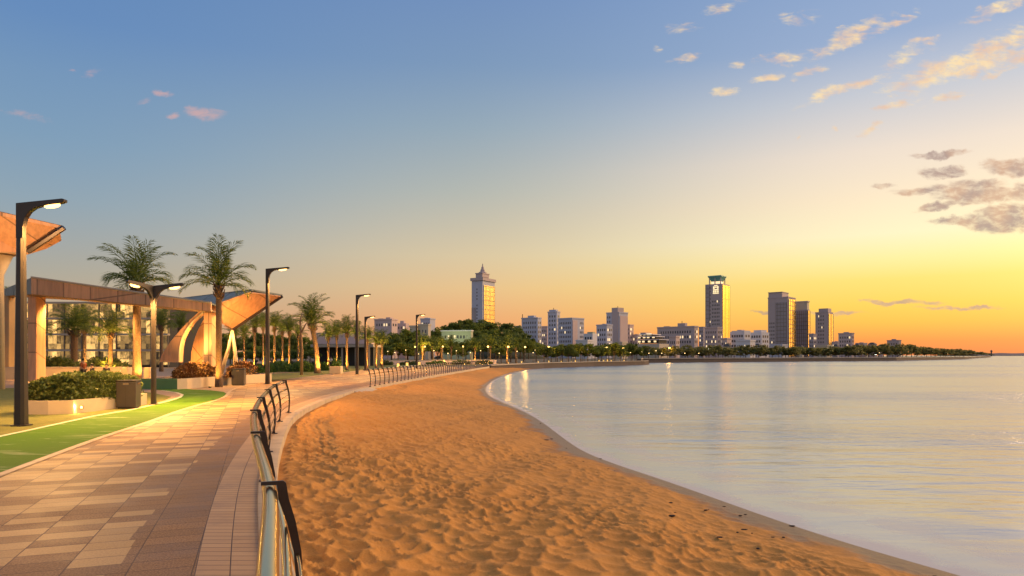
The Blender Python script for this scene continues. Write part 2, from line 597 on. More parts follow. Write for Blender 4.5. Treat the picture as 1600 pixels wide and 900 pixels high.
    sel = T.math('ADD', wn.outputs[0], T.math('MULTIPLY', T.math('SUBTRACT', big, 0.5), 1.1))
    uvs = T.add('ShaderNodeSeparateXYZ'); T.l.new(T.n['Texture Coordinate'].outputs['UV'], uvs.inputs[0])
    sel = T.math('SUBTRACT', sel, T.smooth(uvs.outputs[0], 0.80, 0.84, 0.0, 0.8))
    light = T.smooth(sel, 0.47, 0.52)
    grain = T.noise(tc, 48, 5.0, 0.8)
    stain = T.noise(tc, 1.1, 6.0, 0.65)
    wn2 = T.add('ShaderNodeTexWhiteNoise', noise_dimensions='2D')
    T.l.new(T.xyz(row, colm, 0), wn2.inputs['Vector'])
    cd = T.mix(T.smooth(grain, 0.35, 0.65), (0.15, 0.08, 0.033, 1), (0.39, 0.225, 0.095, 1))
    cl = T.mix(T.smooth(grain, 0.3, 0.7), (0.40, 0.24, 0.09, 1), (0.60, 0.39, 0.165, 1))
    c = T.mix(light, cd, cl)
    hv = T.add('ShaderNodeHueSaturation')
    T.l.new(c, hv.inputs['Color'])
    T.l.new(T.math('ADD', T.math('ADD', T.math('MULTIPLY', wn2.outputs[0], 0.22), 0.66), T.math('MULTIPLY', stain, 0.4)), hv.inputs['Value'])
    fx = T.math('FRACT', xx)
    fy = T.math('FRACT', T.math('DIVIDE', s.outputs[1], D))
    ex = T.math('MINIMUM', fx, T.math('SUBTRACT', 1.0, fx))
    ey = T.math('MINIMUM', fy, T.math('SUBTRACT', 1.0, fy))
    joint = T.math('MINIMUM', T.math('MULTIPLY', ex, W), T.math('MULTIPLY', ey, D))
    jm = T.smooth(joint, 0.002, 0.008)
    c = T.mix(jm, (0.09, 0.055, 0.035, 1), hv.outputs[0])
    T.l.new(c, b.inputs['Base Color'])
    T.l.new(T.smooth(stain, 0.3, 0.7, 0.42, 0.62), b.inputs['Roughness'])
    b.inputs['Specular IOR Level'].default_value = 0.2
    bp = T.add('ShaderNodeBump'); bp.inputs['Strength'].default_value = 0.5; bp.inputs['Distance'].default_value = 0.004
    T.l.new(T.math('ADD', jm, T.math('MULTIPLY', grain, 0.5)), bp.inputs['Height'])
    T.l.new(bp.outputs[0], b.inputs['Normal'])

    # border of narrow stones and the kerb: stones along the curve (UV in metres)
    for nm, dx, dy, c1, c2 in (('border_paving', 0.30, 0.16, (0.42, 0.25, 0.11, 1), (0.53, 0.33, 0.155, 1)), ('kerb_stone', 9.0, 0.8, (0.46, 0.32, 0.17, 1), (0.56, 0.41, 0.23, 1))):
        m, T, b = new_mat(nm)
        tcn = T.add('ShaderNodeTexCoord')
        s = T.add('ShaderNodeSeparateXYZ'); T.l.new(tcn.outputs['UV'], s.inputs[0])
        gx = T.math('DIVIDE', s.outputs[0], dx); gy = T.math('DIVIDE', s.outputs[1], dy)
        wn = T.add('ShaderNodeTexWhiteNoise', noise_dimensions='2D')
        T.l.new(T.xyz(T.math('FLOOR', gx), T.math('FLOOR', gy), 0), wn.inputs['Vector'])
        grain = T.noise(tcn.outputs['Object'], 60, 3.0, 0.7)
        stain = T.noise(tcn.outputs['Object'], 1.4, 6.0, 0.65)
        c = T.mix(T.math('ADD', T.math('MULTIPLY', wn.outputs[0], 0.6), T.math('MULTIPLY', grain, 0.4)), c1, c2)
        c = T.mix(T.smooth(stain, 0.45, 0.75, 0.0, 0.5), c, (0.22, 0.14, 0.09, 1))
        fx = T.math('FRACT', gx); fy = T.math('FRACT', gy)
        j = T.math('MINIMUM', T.math('MULTIPLY', T.math('MINIMUM', fx, T.math('SUBTRACT', 1.0, fx)), dx), T.math('MULTIPLY', T.math('MINIMUM', fy, T.math('SUBTRACT', 1.0, fy)), dy))
        jm = T.smooth(j, 0.003, 0.008)
        T.l.new(T.mix(jm, (0.07, 0.04, 0.025, 1), c), b.inputs['Base Color'])
        b.inputs['Roughness'].default_value = 0.6
        bp = T.add('ShaderNodeBump'); bp.inputs['Strength'].default_value = 0.6; bp.inputs['Distance'].default_value = 0.005
        T.l.new(T.math('ADD', jm, T.math('MULTIPLY', grain, 0.3)), bp.inputs['Height'])
        T.l.new(bp.outputs[0], b.inputs['Normal'])

    # sand: dry and wet (the wet band follows its height above the water)
    m, T, b = new_mat('sand')
    tc = T.add('ShaderNodeTexCoord').outputs['Object']
    s = T.add('ShaderNodeSeparateXYZ'); T.l.new(tc, s.inputs[0])
    grain = T.noise(tc, 120, 4.0, 0.75)
    patch = T.noise(tc, 0.6, 5.0, 0.6)
    c = T.mix(T.smooth(grain, 0.25, 0.75), (0.47, 0.20, 0.042, 1), (0.69, 0.335, 0.082, 1))
    c = T.mix(T.smooth(patch, 0.4, 0.7, 0.0, 0.45), c, (0.47, 0.21, 0.05, 1))
    wet = T.smooth(T.math('ADD', s.outputs[2], T.math('MULTIPLY', T.math('SUBTRACT', patch, 0.5), 0.22)), -0.86, -0.97)
    c = T.mix(wet, c, (0.21, 0.115, 0.05, 1))
    T.l.new(c, b.inputs['Base Color'])
    T.l.new(T.smooth(wet, 0.0, 1.0, 0.95, 0.35), b.inputs['Roughness'])
    b.inputs['Specular IOR Level'].default_value = 0.25
    bp = T.add('ShaderNodeBump'); bp.inputs['Strength'].default_value = 0.55; bp.inputs['Distance'].default_value = 0.02
    T.l.new(T.math('ADD', T.math('MULTIPLY', T.noise(tc, 14, 6.0, 0.65), 1.0), T.math('MULTIPLY', grain, 0.15)), bp.inputs['Height'])
    T.l.new(bp.outputs[0], b.inputs['Normal'])

    # sea
    m, T, b = new_mat('sea')
    tcn = T.add('ShaderNodeTexCoord')
    tc = tcn.outputs['Object']
    at_ = T.add('ShaderNodeAttribute'); at_.attribute_name = 'shore'
    sh = at_.outputs['Fac']                                     # metres from the shoreline
    n1 = T.noise(T.mapping(tc, scale=(0.5, 1.3, 1)), 2.6, 3.0, 0.55)
    n2 = T.noise(T.mapping(tc, scale=(0.35, 1.0, 1)), 0.42, 3.0, 0.5)
    n3 = T.noise(T.mapping(tc, rot=(0, 0, R(12)), scale=(0.25, 1.0, 1)), 0.035, 3.0, 0.5)
    gust = T.smooth(n3, 0.42, 0.62, 0.15, 1.0)
    hgt = T.math('ADD', T.math('MULTIPLY', T.math('MULTIPLY', n1, 0.19), gust), T.math('MULTIPLY', n2, 0.30))
    calm = T.smooth(sh, 0.0, 5.0, 0.12, 1.0)
    bp = T.add('ShaderNodeBump'); bp.inputs['Distance'].default_value = 1.0
    T.l.new(T.math('MULTIPLY', calm, 0.8), bp.inputs['Strength'])
    T.l.new(hgt, bp.inputs['Height'])
    T.l.new(bp.outputs[0], b.inputs['Normal'])
    fn = T.noise(T.mapping(tc, scale=(1, 1, 1)), 0.9, 5.0, 0.6, 0.6)
    edge = T.math('ADD', sh, T.math('MULTIPLY', T.math('SUBTRACT', fn, 0.5), 1.6))
    foam1 = T.math('MULTIPLY', T.smooth(edge, 0.6, 0.05), 0.7)
    band = T.math('MULTIPLY', T.math('MULTIPLY', T.smooth(edge, 1.0, 1.6), T.smooth(edge, 3.4, 1.8)), 0.32)
    foam = T.math('MAXIMUM', foam1, T.math('MULTIPLY', band, T.smooth(fn, 0.4, 0.6)))
    b.inputs['Base Color'].default_value = (0.06, 0.11, 0.16, 1)
    b.inputs['Roughness'].default_value = 0.24
    b.inputs['IOR'].default_value = 1.95
    df = T.add('ShaderNodeBsdfDiffuse')
    df.inputs[0].default_value = (0.66, 0.58, 0.52, 1)
    gl = T.add('ShaderNodeBsdfGlossy'); gl.inputs['Color'].default_value = (1.0, 0.95, 0.90, 1); gl.inputs['Roughness'].default_value = 0.25
    T.l.new(bp.outputs[0], gl.inputs['Normal'])
    m2 = T.add('ShaderNodeMixShader'); m2.inputs[0].default_value = 0.45
    T.l.new(b.outputs[0], m2.inputs[1]); T.l.new(gl.outputs[0], m2.inputs[2])
    mx = T.add('ShaderNodeMixShader')
    T.l.new(foam, mx.inputs[0])
    T.l.new(m2.outputs[0], mx.inputs[1]); T.l.new(df.outputs[0], mx.inputs[2])
    T.l.new(mx.outputs[0], T.n['Material Output'].inputs[0])

    # turf, track, ground
    for nm, c1, c2, sc in (('lawn', (0.09, 0.11, 0.012), (0.20, 0.18, 0.028), 2.0), ('ground_soil', (0.10, 0.09, 0.05), (0.19, 0.15, 0.09), 0.05)):
        m, T, b = new_mat(nm)
        tc = T.add('ShaderNodeTexCoord').outputs['Object']
        f = T.math('ADD', T.math('MULTIPLY', T.noise(tc, sc, 6.0, 0.7), 0.6), T.math('MULTIPLY', T.noise(tc, 70, 3.0, 0.7), 0.4))
        T.l.new(T.mix(T.smooth(f, 0.3, 0.7), c1 + (1,), c2 + (1,)), b.inputs['Base Color'])
        b.inputs['Roughness'].default_value = 0.95
        bp = T.add('ShaderNodeBump'); bp.inputs['Strength'].default_value = 0.8; bp.inputs['Distance'].default_value = 0.03
        T.l.new(T.noise(tc, 45, 4.0, 0.7), bp.inputs['Height'])
        T.l.new(bp.outputs[0], b.inputs['Normal'])
    m, T, b = new_mat('track_rubber')
    tc = T.add('ShaderNodeTexCoord').outputs['Object']
    g = T.noise(tc, 110, 3.0, 0.7)
    wear = T.noise(T.mapping(tc, rot=(0, 0, R(20)), scale=(0.5, 2.4, 1)), 1.1, 7.0, 0.68, 0.8)
    c = T.mix(T.smooth(g, 0.3, 0.7), (0.05, 0.13, 0.004, 1), (0.09, 0.19, 0.008, 1))
    c = T.mix(T.smooth(wear, 0.55, 0.66, 0.0, 0.6), c, (0.34, 0.38, 0.18, 1))
    T.l.new(c, b.inputs['Base Color'])
    b.inputs['Roughness'].default_value = 0.8
    b.inputs['Specular IOR Level'].default_value = 0.12
    simple('line_paint', (0.62, 0.56, 0.36), 0.7, var=0.2, scale=9)
    m, T, b = new_mat('plaza_stone')
    tc = T.add('ShaderNodeTexCoord').outputs['Object']
    br = T.add('ShaderNodeTexBrick')
    T.l.new(T.mapping(tc, rot=(0, 0, R(10))), br.inputs['Vector'])
    br.inputs['Color1'].default_value = (0.42, 0.27, 0.14, 1); br.inputs['Color2'].default_value = (0.34, 0.22, 0.11, 1); br.inputs['Mortar'].default_value = (0.15, 0.10, 0.07, 1)
    br.inputs['Scale'].default_value = 1.0; br.inputs['Mortar Size'].default_value = 0.008
    T.l.new(br.outputs[0], b.inputs['Base Color'])
    b.inputs['Roughness'].default_value = 0.55

    # glazing of the lit hall: panes lit or dark
    m, T, b = new_mat('hall_glazing')
    tc = T.add('ShaderNodeTexCoord').outputs['Object']
    s = T.add('ShaderNodeSeparateXYZ'); T.l.new(tc, s.inputs[0])
    cx = T.math('FLOOR', T.math('DIVIDE', s.outputs[0], 1.4)); cz = T.math('FLOOR', T.math('DIVIDE', s.outputs[2], 2.6))
    wn = T.add('ShaderNodeTexWhiteNoise', noise_dimensions='2D'); T.l.new(T.xyz(cx, cz, 0), wn.inputs['Vector'])
    w2 = T.add('ShaderNodeTexWhiteNoise', noise_dimensions='2D'); T.l.new(T.xyz(T.math('FLOOR', T.math('DIVIDE', s.outputs[0], 0.70)), T.math('FLOOR', T.math('DIVIDE', s.outputs[2], 1.30)), 0), w2.inputs['Vector'])
    inner = T.math('ADD', T.math('MULTIPLY', w2.outputs[0], .30), T.math('MULTIPLY', T.noise(T.mapping(tc, scale=(1.5, 1, 1)), 1.1, 6.0, .75), .75))
    e = T.math('MULTIPLY', T.smooth(wn.outputs[0], 0.1, 1.0, 0.1, 0.8), T.smooth(inner, 0.30, 0.75))
    b.inputs['Base Color'].default_value = (0.05, 0.04, 0.03, 1)
    b.inputs['Roughness'].default_value = 0.1
    b.inputs['Emission Color'].default_value = (1.0, 0.56, 0.16, 1)
    T.l.new(T.math('MULTIPLY', e, 2.4), b.inputs['Emission Strength'])


make_materials()
M = MATS

# ------------------------------------------------------------------ the shore: kerb line, water line
kerb = spline([(-12, 4.6), (-6, 2.35), (0, 0.28), (2.8, -0.72), (4.8, -1.42), (6.2, -1.97), (11.2, -3.85), (16.4, -5.48), (22.2, -7.04), (26.5, -7.78), (32.8, -8.45), (41, -8.7), (52, -8.4), (72, -7.4), (97, -5.7), (122, -4.0)])
shore = spline([(-12, 15.5), (0, 9.8), (5, 7.7), (9.28, 6.09), (10.56, 5.50), (12.65, 4.74), (16.0, 3.75), (20.4, 2.42), (23.7, 1.95), (30.5, 1.35), (39, 0.2), (47.8, -1.3), (64, -2.4), (91.4, -1.7), (125, 1.4), (150, 5.0), (165, 8.6)])
leftedge = spline([(-12, -2.2), (0, -5.2), (6, -7.0), (11.2, -8.4), (16.5, -9.85), (20.3, -10.75), (26, -12.2), (31.8, -13.4), (38, -15.6), (47.4, -17.8), (59.3, -18.7), (73.6, -19.0), (85.4, -19.5), (110, -19.6), (130, -19)])
WZ = -1.0


def strip(name, f0, f1, z, mat, y0, y1, n=160, uvw=None):
    ys = np.linspace(y0, y1, n)
    k = 7
    t = np.linspace(0, 1, k)
    X = f0(ys)[:, None] * (1 - t) + f1(ys)[:, None] * t
    V = np.stack([X, np.repeat(ys[:, None], k, 1), np.full_like(X, z)], -1).reshape(-1, 3)
    uv = None
    if uvw is not None:
        arc = np.concatenate([[0], np.cumsum(np.hypot(np.diff(ys), np.diff(f1(ys))))])
        uv = np.stack([np.repeat((t * uvw)[None], n, 0), np.repeat(arc[:, None], k, 1)], -1).reshape(-1, 2)
    return link(name, np_mesh(name, V, grid_faces(n, k), mat, True, uv))


def off(f, d):
    """the curve x=f(y) moved d metres across its own direction (to the left when positive)"""
    def g(y):
        y = np.asarray(y, float)
        s = (f(y + 0.2) - f(y - 0.2)) / 0.4
        return f(y) - d * np.sqrt(1 + s * s)
    return g


def polygon(name, pts, z, mat):
    b = bmesh.new()
    vs = [b.verts.new((p[0], p[1], z)) for p in pts]
    f = b.faces.new(vs)
    if f.normal.z < 0:
        f.normal_flip()
    bmesh.ops.triangulate(b, faces=[f])
    f0 = b.faces
    bmesh.ops.recalc_face_normals(b, faces=b.faces)
    b.normal_update()
    for q in b.faces:
        if q.normal.z < 0:
            q.normal_flip()
    me = bpy.data.meshes.new(name)
    b.to_mesh(me)
    b.free()
    me.materials.append(mat)
    return link(name, me)


# coast of the far bay (top of the sea walls)
WALL1 = [(-4.0, 122.0), (7.0, 158.0), (22, 186), (41, 213), (43.5, 219)]
WALL2 = [(47, 250), (52, 272), (82, 291), (140, 330), (209, 372), (330, 500), (470, 690), (640, 914), (690, 985), (700, 1010)]
ys = np.linspace(-12, 122, 60)
coast = [(float(kerb(y)) - 0.3, float(y)) for y in ys[:-1]] + [(a - 0.3, b + 0.3) for a, b in WALL1] + [(a - 0.3, b + 0.3) for a, b in WALL2]
coast += [(690, 1100), (600, 1600), (300, 3500), (-4000, 3500), (-4000, -12)]
struct(polygon('ground', coast, -0.03, M['ground_soil']))

# plaza paving of the park
plaza = [(float(leftedge(y)), float(y)) for y in np.linspace(-12, 130, 50)] + [(-19, 134), (-120, 134), (-120, -12)]
struct(polygon('plaza', plaza, -0.006, M['plaza_stone']))
prom_in = off(kerb, 0.85)
struct(strip('promenade', leftedge, prom_in, 0.0, M['paving'], -12, 122, 160, 1.0))
struct(strip('border_strip', prom_in, off(kerb, 0.27), 0.001, M['border_paving'], -12, 122, 300, 0.58))
struct(strip('pavement_edge', off(leftedge, 0.17), leftedge, 0.012, M['kerb_stone'], -12, 86, 160, 0.17))


def kerb_mesh():
    ys = np.linspace(-12, 122, 320)
    k1, k0 = kerb(ys), off(kerb, 0.275)(ys)
    prof = [(0, -0.03), (0, 0.028), (0.04, 0.034), (0.96, 0.034), (1, 0.024), (1, -0.75)]
    V = []
    uv = []
    arc = np.concatenate([[0], np.cumsum(np.hypot(np.diff(ys), np.diff(k1)))])
    for i, y in enumerate(ys):
        for j, (t, z) in enumerate(prof):
            V.append((k0[i] * (1 - t) + k1[i] * t, y, z))
            uv.append((0.1 + j * 0.05, arc[i]))
    return np_mesh('kerb', np.array(V), grid_faces(len(ys), len(prof)), M['kerb_stone'], False, np.array(uv))


struct(link('kerb', kerb_mesh()))

# cycle track curling away to the left
trk_front = [(float(leftedge(y)) - 0.17, y) for y in np.linspace(-12, 31, 40)]
trk = [tuple(p) for p in trk_front] + [tuple(gp(*p)[:2]) for p in ((352, 619), (355, 616), (350, 612.5), (330, 610), (300, 608.5), (262, 605.5), (225, 602), (170, 598), (120, 596))]
back_px = [(60, 599), (130, 601), (185, 604), (222, 606.5), (252, 610), (276, 613.5), (285, 617), (281, 621), (262, 627), (240, 632.5), (205, 640.5), (140, 651.5), (70, 667), (0, 682)]
back = [tuple(gp(*p)[:2]) for p in back_px] + [(-11.4, 12.5), (-9.5, 6.0), (-7.6, 0.0), (-4.6, -12)]
struct(polygon('cycle_track', trk + back, 0.004, M['track_rubber']))
lm = MB()
for a, b2 in zip(back[4:], back[5:]):
    a, b2 = Vector((*a, 0.008)), Vector((*b2, 0.008))
    n = (b2 - a).cross(Vector((0, 0, 1))).normalized() * 0.07
    lm.quad(a - n, b2 - n, b2 + n, a + n)
struct(lm.build('track_line', M['line_paint']))

# lawns
struct(polygon('lawn', [tuple(gp(*p)[:2]) for p in ((-300, 752), (0, 680.5), (70, 665.5), (140, 650), (183, 642), (205, 639), (238, 631.2), (256, 626), (268, 620), (240, 614), (200, 609), (150, 606), (100, 605), (40, 606), (-100, 607), (-500, 640))], 0.0, M['lawn']))
struct(polygon('lawn', [tuple(gp(*p)[:2]) for p in ((425, 595.5), (464, 590.2), (525, 583), (556, 579.2), (600, 574.5), (640, 571), (640, 569.5), (560, 570), (470, 571), (380, 573), (352, 577), (368, 590))], 0.0, M['lawn']))


# sand with footprints
def beach():
    Y = np.concatenate([np.linspace(-12, 3, 40)[:-1], 3 * np.exp(np.linspace(0, math.log(168 / 3), 1000))])
    nc = 520
    t = np.linspace(0, 1, nc)
    kx, sx = kerb(np.clip(Y, -12, 122)), shore(Y)
    ext = np.where(Y > 122, (Y - 122) * 0.29, 0)
    kx = kx + ext - 0.05
    end = sx + 5.0
    X = kx[:, None] * (1 - t) + end[:, None] * t
    YY = np.repeat(Y[:, None], nc, 1)
    s = (X - kx[:, None]) / np.maximum(sx - kx, 0.5)[:, None]
    top = np.interp(Y, [-12, 5, 24, 34, 38, 42, 122, 170], [-.22, -.2, -.16, -.12, -.05, -.14, -.3, -.7])[:, None]
    z = np.where(s < 1, top + (WZ - top) * np.clip(s, 0, 1) ** 1.25, WZ - (s - 1) * 0.6)
    dry = np.clip(s / 0.03, 0, 1) * np.clip((0.97 - s) / 0.3, 0, 1) ** 0.8
    P = np.stack([X, YY], -1)

    def cells(size, jit, seed, depth, ang, asp):
        c, sn = math.cos(ang), math.sin(ang)
        a = (P[..., 0] * c - P[..., 1] * sn) / size / asp
        b = (P[..., 0] * sn + P[..., 1] * c) / size
        ia, ib = np.floor(a), np.floor(b)
        f1 = np.full_like(a, 9.0); f2 = np.full_like(a, 9.0)
        for da in (-1, 0, 1):
            for db in (-1, 0, 1):
                ca, cb = ia + da, ib + db
                h1 = np.modf(np.abs(np.sin(ca * 127.1 + cb * 311.7 + seed) * 43758.5453))[0]
                h2 = np.modf(np.abs(np.sin(ca * 269.5 + cb * 183.3 + seed) * 43758.5453))[0]
                h3 = np.modf(np.abs(np.sin(ca * 419.2 + cb * 371.9 + seed) * 43758.5453))[0]
                r2 = (a - ca - 0.5 - (h1 - .5) * jit) ** 2 + (b - cb - 0.5 - (h2 - .5) * jit) ** 2
                v = r2 * 2.7 - 0.55 * h3
                f2 = np.minimum(f2, np.maximum(f1, v)); f1 = np.minimum(f1, v)
        rim = np.exp(-((f2 - f1) / 0.16) ** 2) * 0.32
        return (np.clip(f1, -.6, 0.95) * 0.8 + rim) * depth
    warp = 0.05 * np.sin(YY * 2.3 + X * 1.1) + 0.06 * np.sin(X * 4.1 - YY * 1.7)
    P = np.stack([X + warp, YY + 0.08 * np.sin(X * 2.9 + YY * .8)], -1)
    far = 1 / (1 + (YY / 55) ** 2)
    z = z + dry * far * cells(0.27, 0.85, 1.3, 0.088, 0.25, 1.2) * (0.75 + 0.35 * np.sin(X * .8 + YY * .5) * np.sin(YY * .33))
    z = z + dry * far * cells(0.62, 1.0, 9.1, 0.014, -0.4, 1.2)
    z = z + dry * 0.03 * np.sin(X * 3.3 + YY * 1.2) * np.sin(YY * 2.1 - X)
    lowf = 0.05 * np.sin(X * 0.9 + YY * 0.37) * np.sin(YY * 0.55 - X * .3) + 0.03 * np.sin(X * 2.1 - YY * 0.8)
    z = z + lowf * dry
    V = np.stack([X, YY, z], -1).reshape(-1, 3)
    return np_mesh('beach', V, grid_faces(len(Y), nc), M['sand'])


struct(link('beach', beach()))


# the sea: one sheet to the horizon, fine near the shore (it carries the distance from the shoreline)
def sea():
    ys = np.concatenate([np.linspace(-12, 165, 120), np.linspace(175, 400, 10), np.linspace(500, 9000, 10)])
    d = np.concatenate([[-4, -3, -2, -1], np.linspace(0, 12, 40), [16, 24, 40, 70, 120, 250, 500, 1200, 3000, 9000]])
    sx = shore(np.clip(ys, -12, 165))
    sx = np.where(ys > 165, sx + (ys - 165) * 0.0, sx)
    X = sx[:, None] + d[None]
    X = np.where(ys[:, None] > 165, np.maximum(X, -500), X)
    D = np.repeat(d[None], len(ys), 0)
    # true distance across the curve
    s = np.gradient(sx, ys)
    D = D / np.sqrt(1 + s[:, None] ** 2)
    D = np.where(ys[:, None] > 165, 50, D)
    V = np.stack([X, np.repeat(ys[:, None], len(d), 1), np.full_like(X, WZ)], -1).reshape(-1, 3)
    me = np_mesh('sea', V, grid_faces(len(ys), len(d)), M['sea'])
    a = me.attributes.new('shore', 'FLOAT', 'POINT')
    a.data.foreach_set('value', D.ravel().astype(np.float32))
    return link('sea', me)


struct(sea())
# distant ridge across the water
rd = MB()
n = 60
P0 = [at(1535 + 6 * k, 0, 2600) for k in range(n)]
top = [Vector((p.x, p.y + 80, 7.0 + 3.0 * min(k / 8, 1) + 1.0 * math.sin(k * .9) * .6)) for k, p in enumerate(P0)]
bk = [Vector((p.x, p.y + 400, -2)) for p in P0]
rd.loft([[Vector((p.x, p.y, -2)) for p in P0], top, bk], cap=False, closed=False)
struct(rd.build('hill', M['far_hill'], smooth=True))
# wooded mound behind the park
hill = MB()
hx, hy = at(765, 0, 420).x, 420
rings = []
for r, z in ((42, -0.1), (33, 3), (22, 8), (11, 11), (2, 12)):
    rings.append([Vector((hx + r * 0.85 * math.cos(a * math.pi / 12), hy + r * math.sin(a * math.pi / 12), z)) for a in range(24)])
hill.loft(rings)
struct(hill.build('hill', M['hill_soil'], smooth=True))


def seawall(path, h0, h1, label, thick=1.2):
    o = empty('seawall', (path[0][0], path[0][1], 0), label, 'sea wall')
    inv = Vector((-path[0][0], -path[0][1], 0))
    w = MB(); c = MB()
    P = [Vector((a, b, 0)) for a, b in path]
    ra, rb, ca = [], [], []
    for k, p in enumerate(P):
        d = (P[min(k + 1, len(P) - 1)] - P[max(k - 1, 0)]).normalized()
        nn = Vector((d.y, -d.x, 0))
        q = p + inv
        ra.append([q + nn * 0.9 + Vector((0, 0, -1.6)), q + nn * 0.15 + Vector((0, 0, h0)), q - nn * thick + Vector((0, 0, h0)), q - nn * thick + Vector((0, 0, -1.6))])
        ca.append([q + nn * 0.35 + Vector((0, 0, h0 + .003)), q + nn * 0.35 + Vector((0, 0, h1)), q - nn * .5 + Vector((0, 0, h1)), q - nn * .5 + Vector((0, 0, h0 + .003))])
    w.loft(ra)
    c.loft(ca)
    w.build('wall_face', M['seawall_stone'], o)
    c.build('coping', M['concrete'], o)
    return o


seawall(WALL1, 0.12, 0.30, 'low brown stone sea wall curving out from the end of the beach')
seawall(WALL2, 0.55, 0.9, 'long dark sea wall below the trees along the far shore')

# ramp at the gap between the two railings
rm = MB()
ysr = np.linspace(37.5, 41.8, 10)
rm.loft([[Vector((float(kerb(y)) + .003, y, 0.02)), Vector((float(kerb(y)) + 0.45, y, -0.10)), Vector((float(kerb(y)) + 0.45, y, -0.6)), Vector((float(kerb(y)) + .003, y, -0.6))] for y in ysr])
struct(rm.build('ramp', M['pale_concrete']))

# ------------------------------------------------------------------ railings
def rail_axis(y):
    return float(kerb(y)) + float(np.interp(y, [4.6, 23.3, 30, 42, 122], [-.06, -.31, -.25, -.03, -.05]))


def rail_frame(y):
    s = float(kerb(y + .1) - kerb(y - .1)) / 0.2
    d = Vector((s, 1, 0)).normalized()          # along the rail, away from the camera
    return Vector((rail_axis(y), y, 0.034)), Vector((d.y, -d.x, 0)), d


CURVE = [(-0.055, 0.0), (-0.03, 0.2), (-0.02, 0.42), (-0.035, 0.64), (-0.075, 0.84), (-0.125, 1.0), (-0.145, 1.06)]


def curve_x(z):
    return float(np.interp(z, [c[1] for c in CURVE], [c[0] for c in CURVE]))


def post_mesh():
    outer = [(x + 0.022 + 0.014 * (z / 1.06) ** 3, z) for x, z in CURVE[:-1]] + [(-0.108, 1.105), (-0.125, 1.122), (-0.268, 1.122)]
    inner = [(-0.268, 1.098), (-0.17, 1.096), (-0.162, 1.06)] + [(x - 0.022 - 0.014 * (z / 1.06) ** 3, z) for x, z in reversed(CURVE[:-1])]
    b = MB()
    b.prism(outer + inner, 0.022, Matrix.Identity(4))
    b.box(-0.14, 0.04, -0.06, 0.06, 0.0, 0.016)
    b.box(-0.09, -0.015, -0.013, 0.013, 0.016, 0.06)
    me = b.mesh('post', M['post_paint'])
    q = bmesh.new(); q.from_mesh(me)
    bmesh.ops.triangulate(q, faces=[f for f in q.faces if len(f.verts) > 4])
    bmesh.ops.recalc_face_normals(q, faces=q.faces)
    q.to_mesh(me); q.free()
    return me


POST = post_mesh()


def railing(ys_posts, y0, y1, label, group):
    o0, n0, d0 = rail_frame(y0)
    root = empty('railing', o0, label, 'railing', group)
    first = None
    for y in ys_posts:
        o, nn, d = rail_frame(y)
        p = link('post', POST, root)
        mat = Matrix(((nn.x, d.x, 0, 0), (nn.y, d.y, 0, 0), (0, 0, 1, 0), (0, 0, 0, 1)))
        mat.translation = o - o0
        p.matrix_local = mat
    ys = np.linspace(y0, y1, int(max(60, (y1 - y0) * 1.6)))
    fr = [rail_frame(float(y)) for y in ys]
    path = lambda x, z: [o - o0 + nn * x + Vector((0, 0, z)) for o, nn, d in fr]
    MB().tube(path(-0.212, 1.045), 0.048, 16).build('handrail', M['steel'], root, True)
    MB().tube(path(-0.125, 0.80), 0.027, 10).build('lower_rail', M['steel'], root, True)
    for z in (0.62, 0.44, 0.26):
        MB().tube(path(curve_x(z), z), 0.011, 6).build('cross_rail', M['steel'], root, True)
    return root


railing([-4.4, -1.4, 1.6, 4.64, 7.65, 10.7, 13.9, 17.1, 20.2, 23.3], -6, 23.35, 'near curved steel railing beside the paved promenade at the sand edge', 'beach railings')
railing(list(np.arange(42.2, 121.5, 1.42)), 42.15, 121.6, 'far curved steel railing of many close bent posts behind the beach', 'beach railings')


# ------------------------------------------------------------------ promenade lamps
def spot(name, loc, target, power, size, col=(1.0, 0.50, 0.13), blend=0.6, rad=0.08, parent=None):
    d = bpy.data.lights.new(name, 'SPOT')
    d.energy = power
    d.spot_size = R(size)
    d.spot_blend = blend
    d.color = col
    d.shadow_soft_size = rad
    o = bpy.data.objects.new(name, d)
    o.location = loc
    o.rotation_euler = (Vector(target) - Vector(loc)).to_track_quat('-Z', 'Y').to_euler()
    COL.objects.link(o)
    return o


def arm_outline(H, L, w):
    return [(-w / 2, H - 1.0), (-w / 2, H), (L - .05, H + 0.13), (L + .02, H + 0.11), (L + .02, H + 0.04), (L - .08, H - 0.0), (0.62, H - 0.08), (0.42, H - .14), (0.27, H - .25), (0.16, H - .42), (w / 2, H - .66), (w / 2, H - 1.0)]


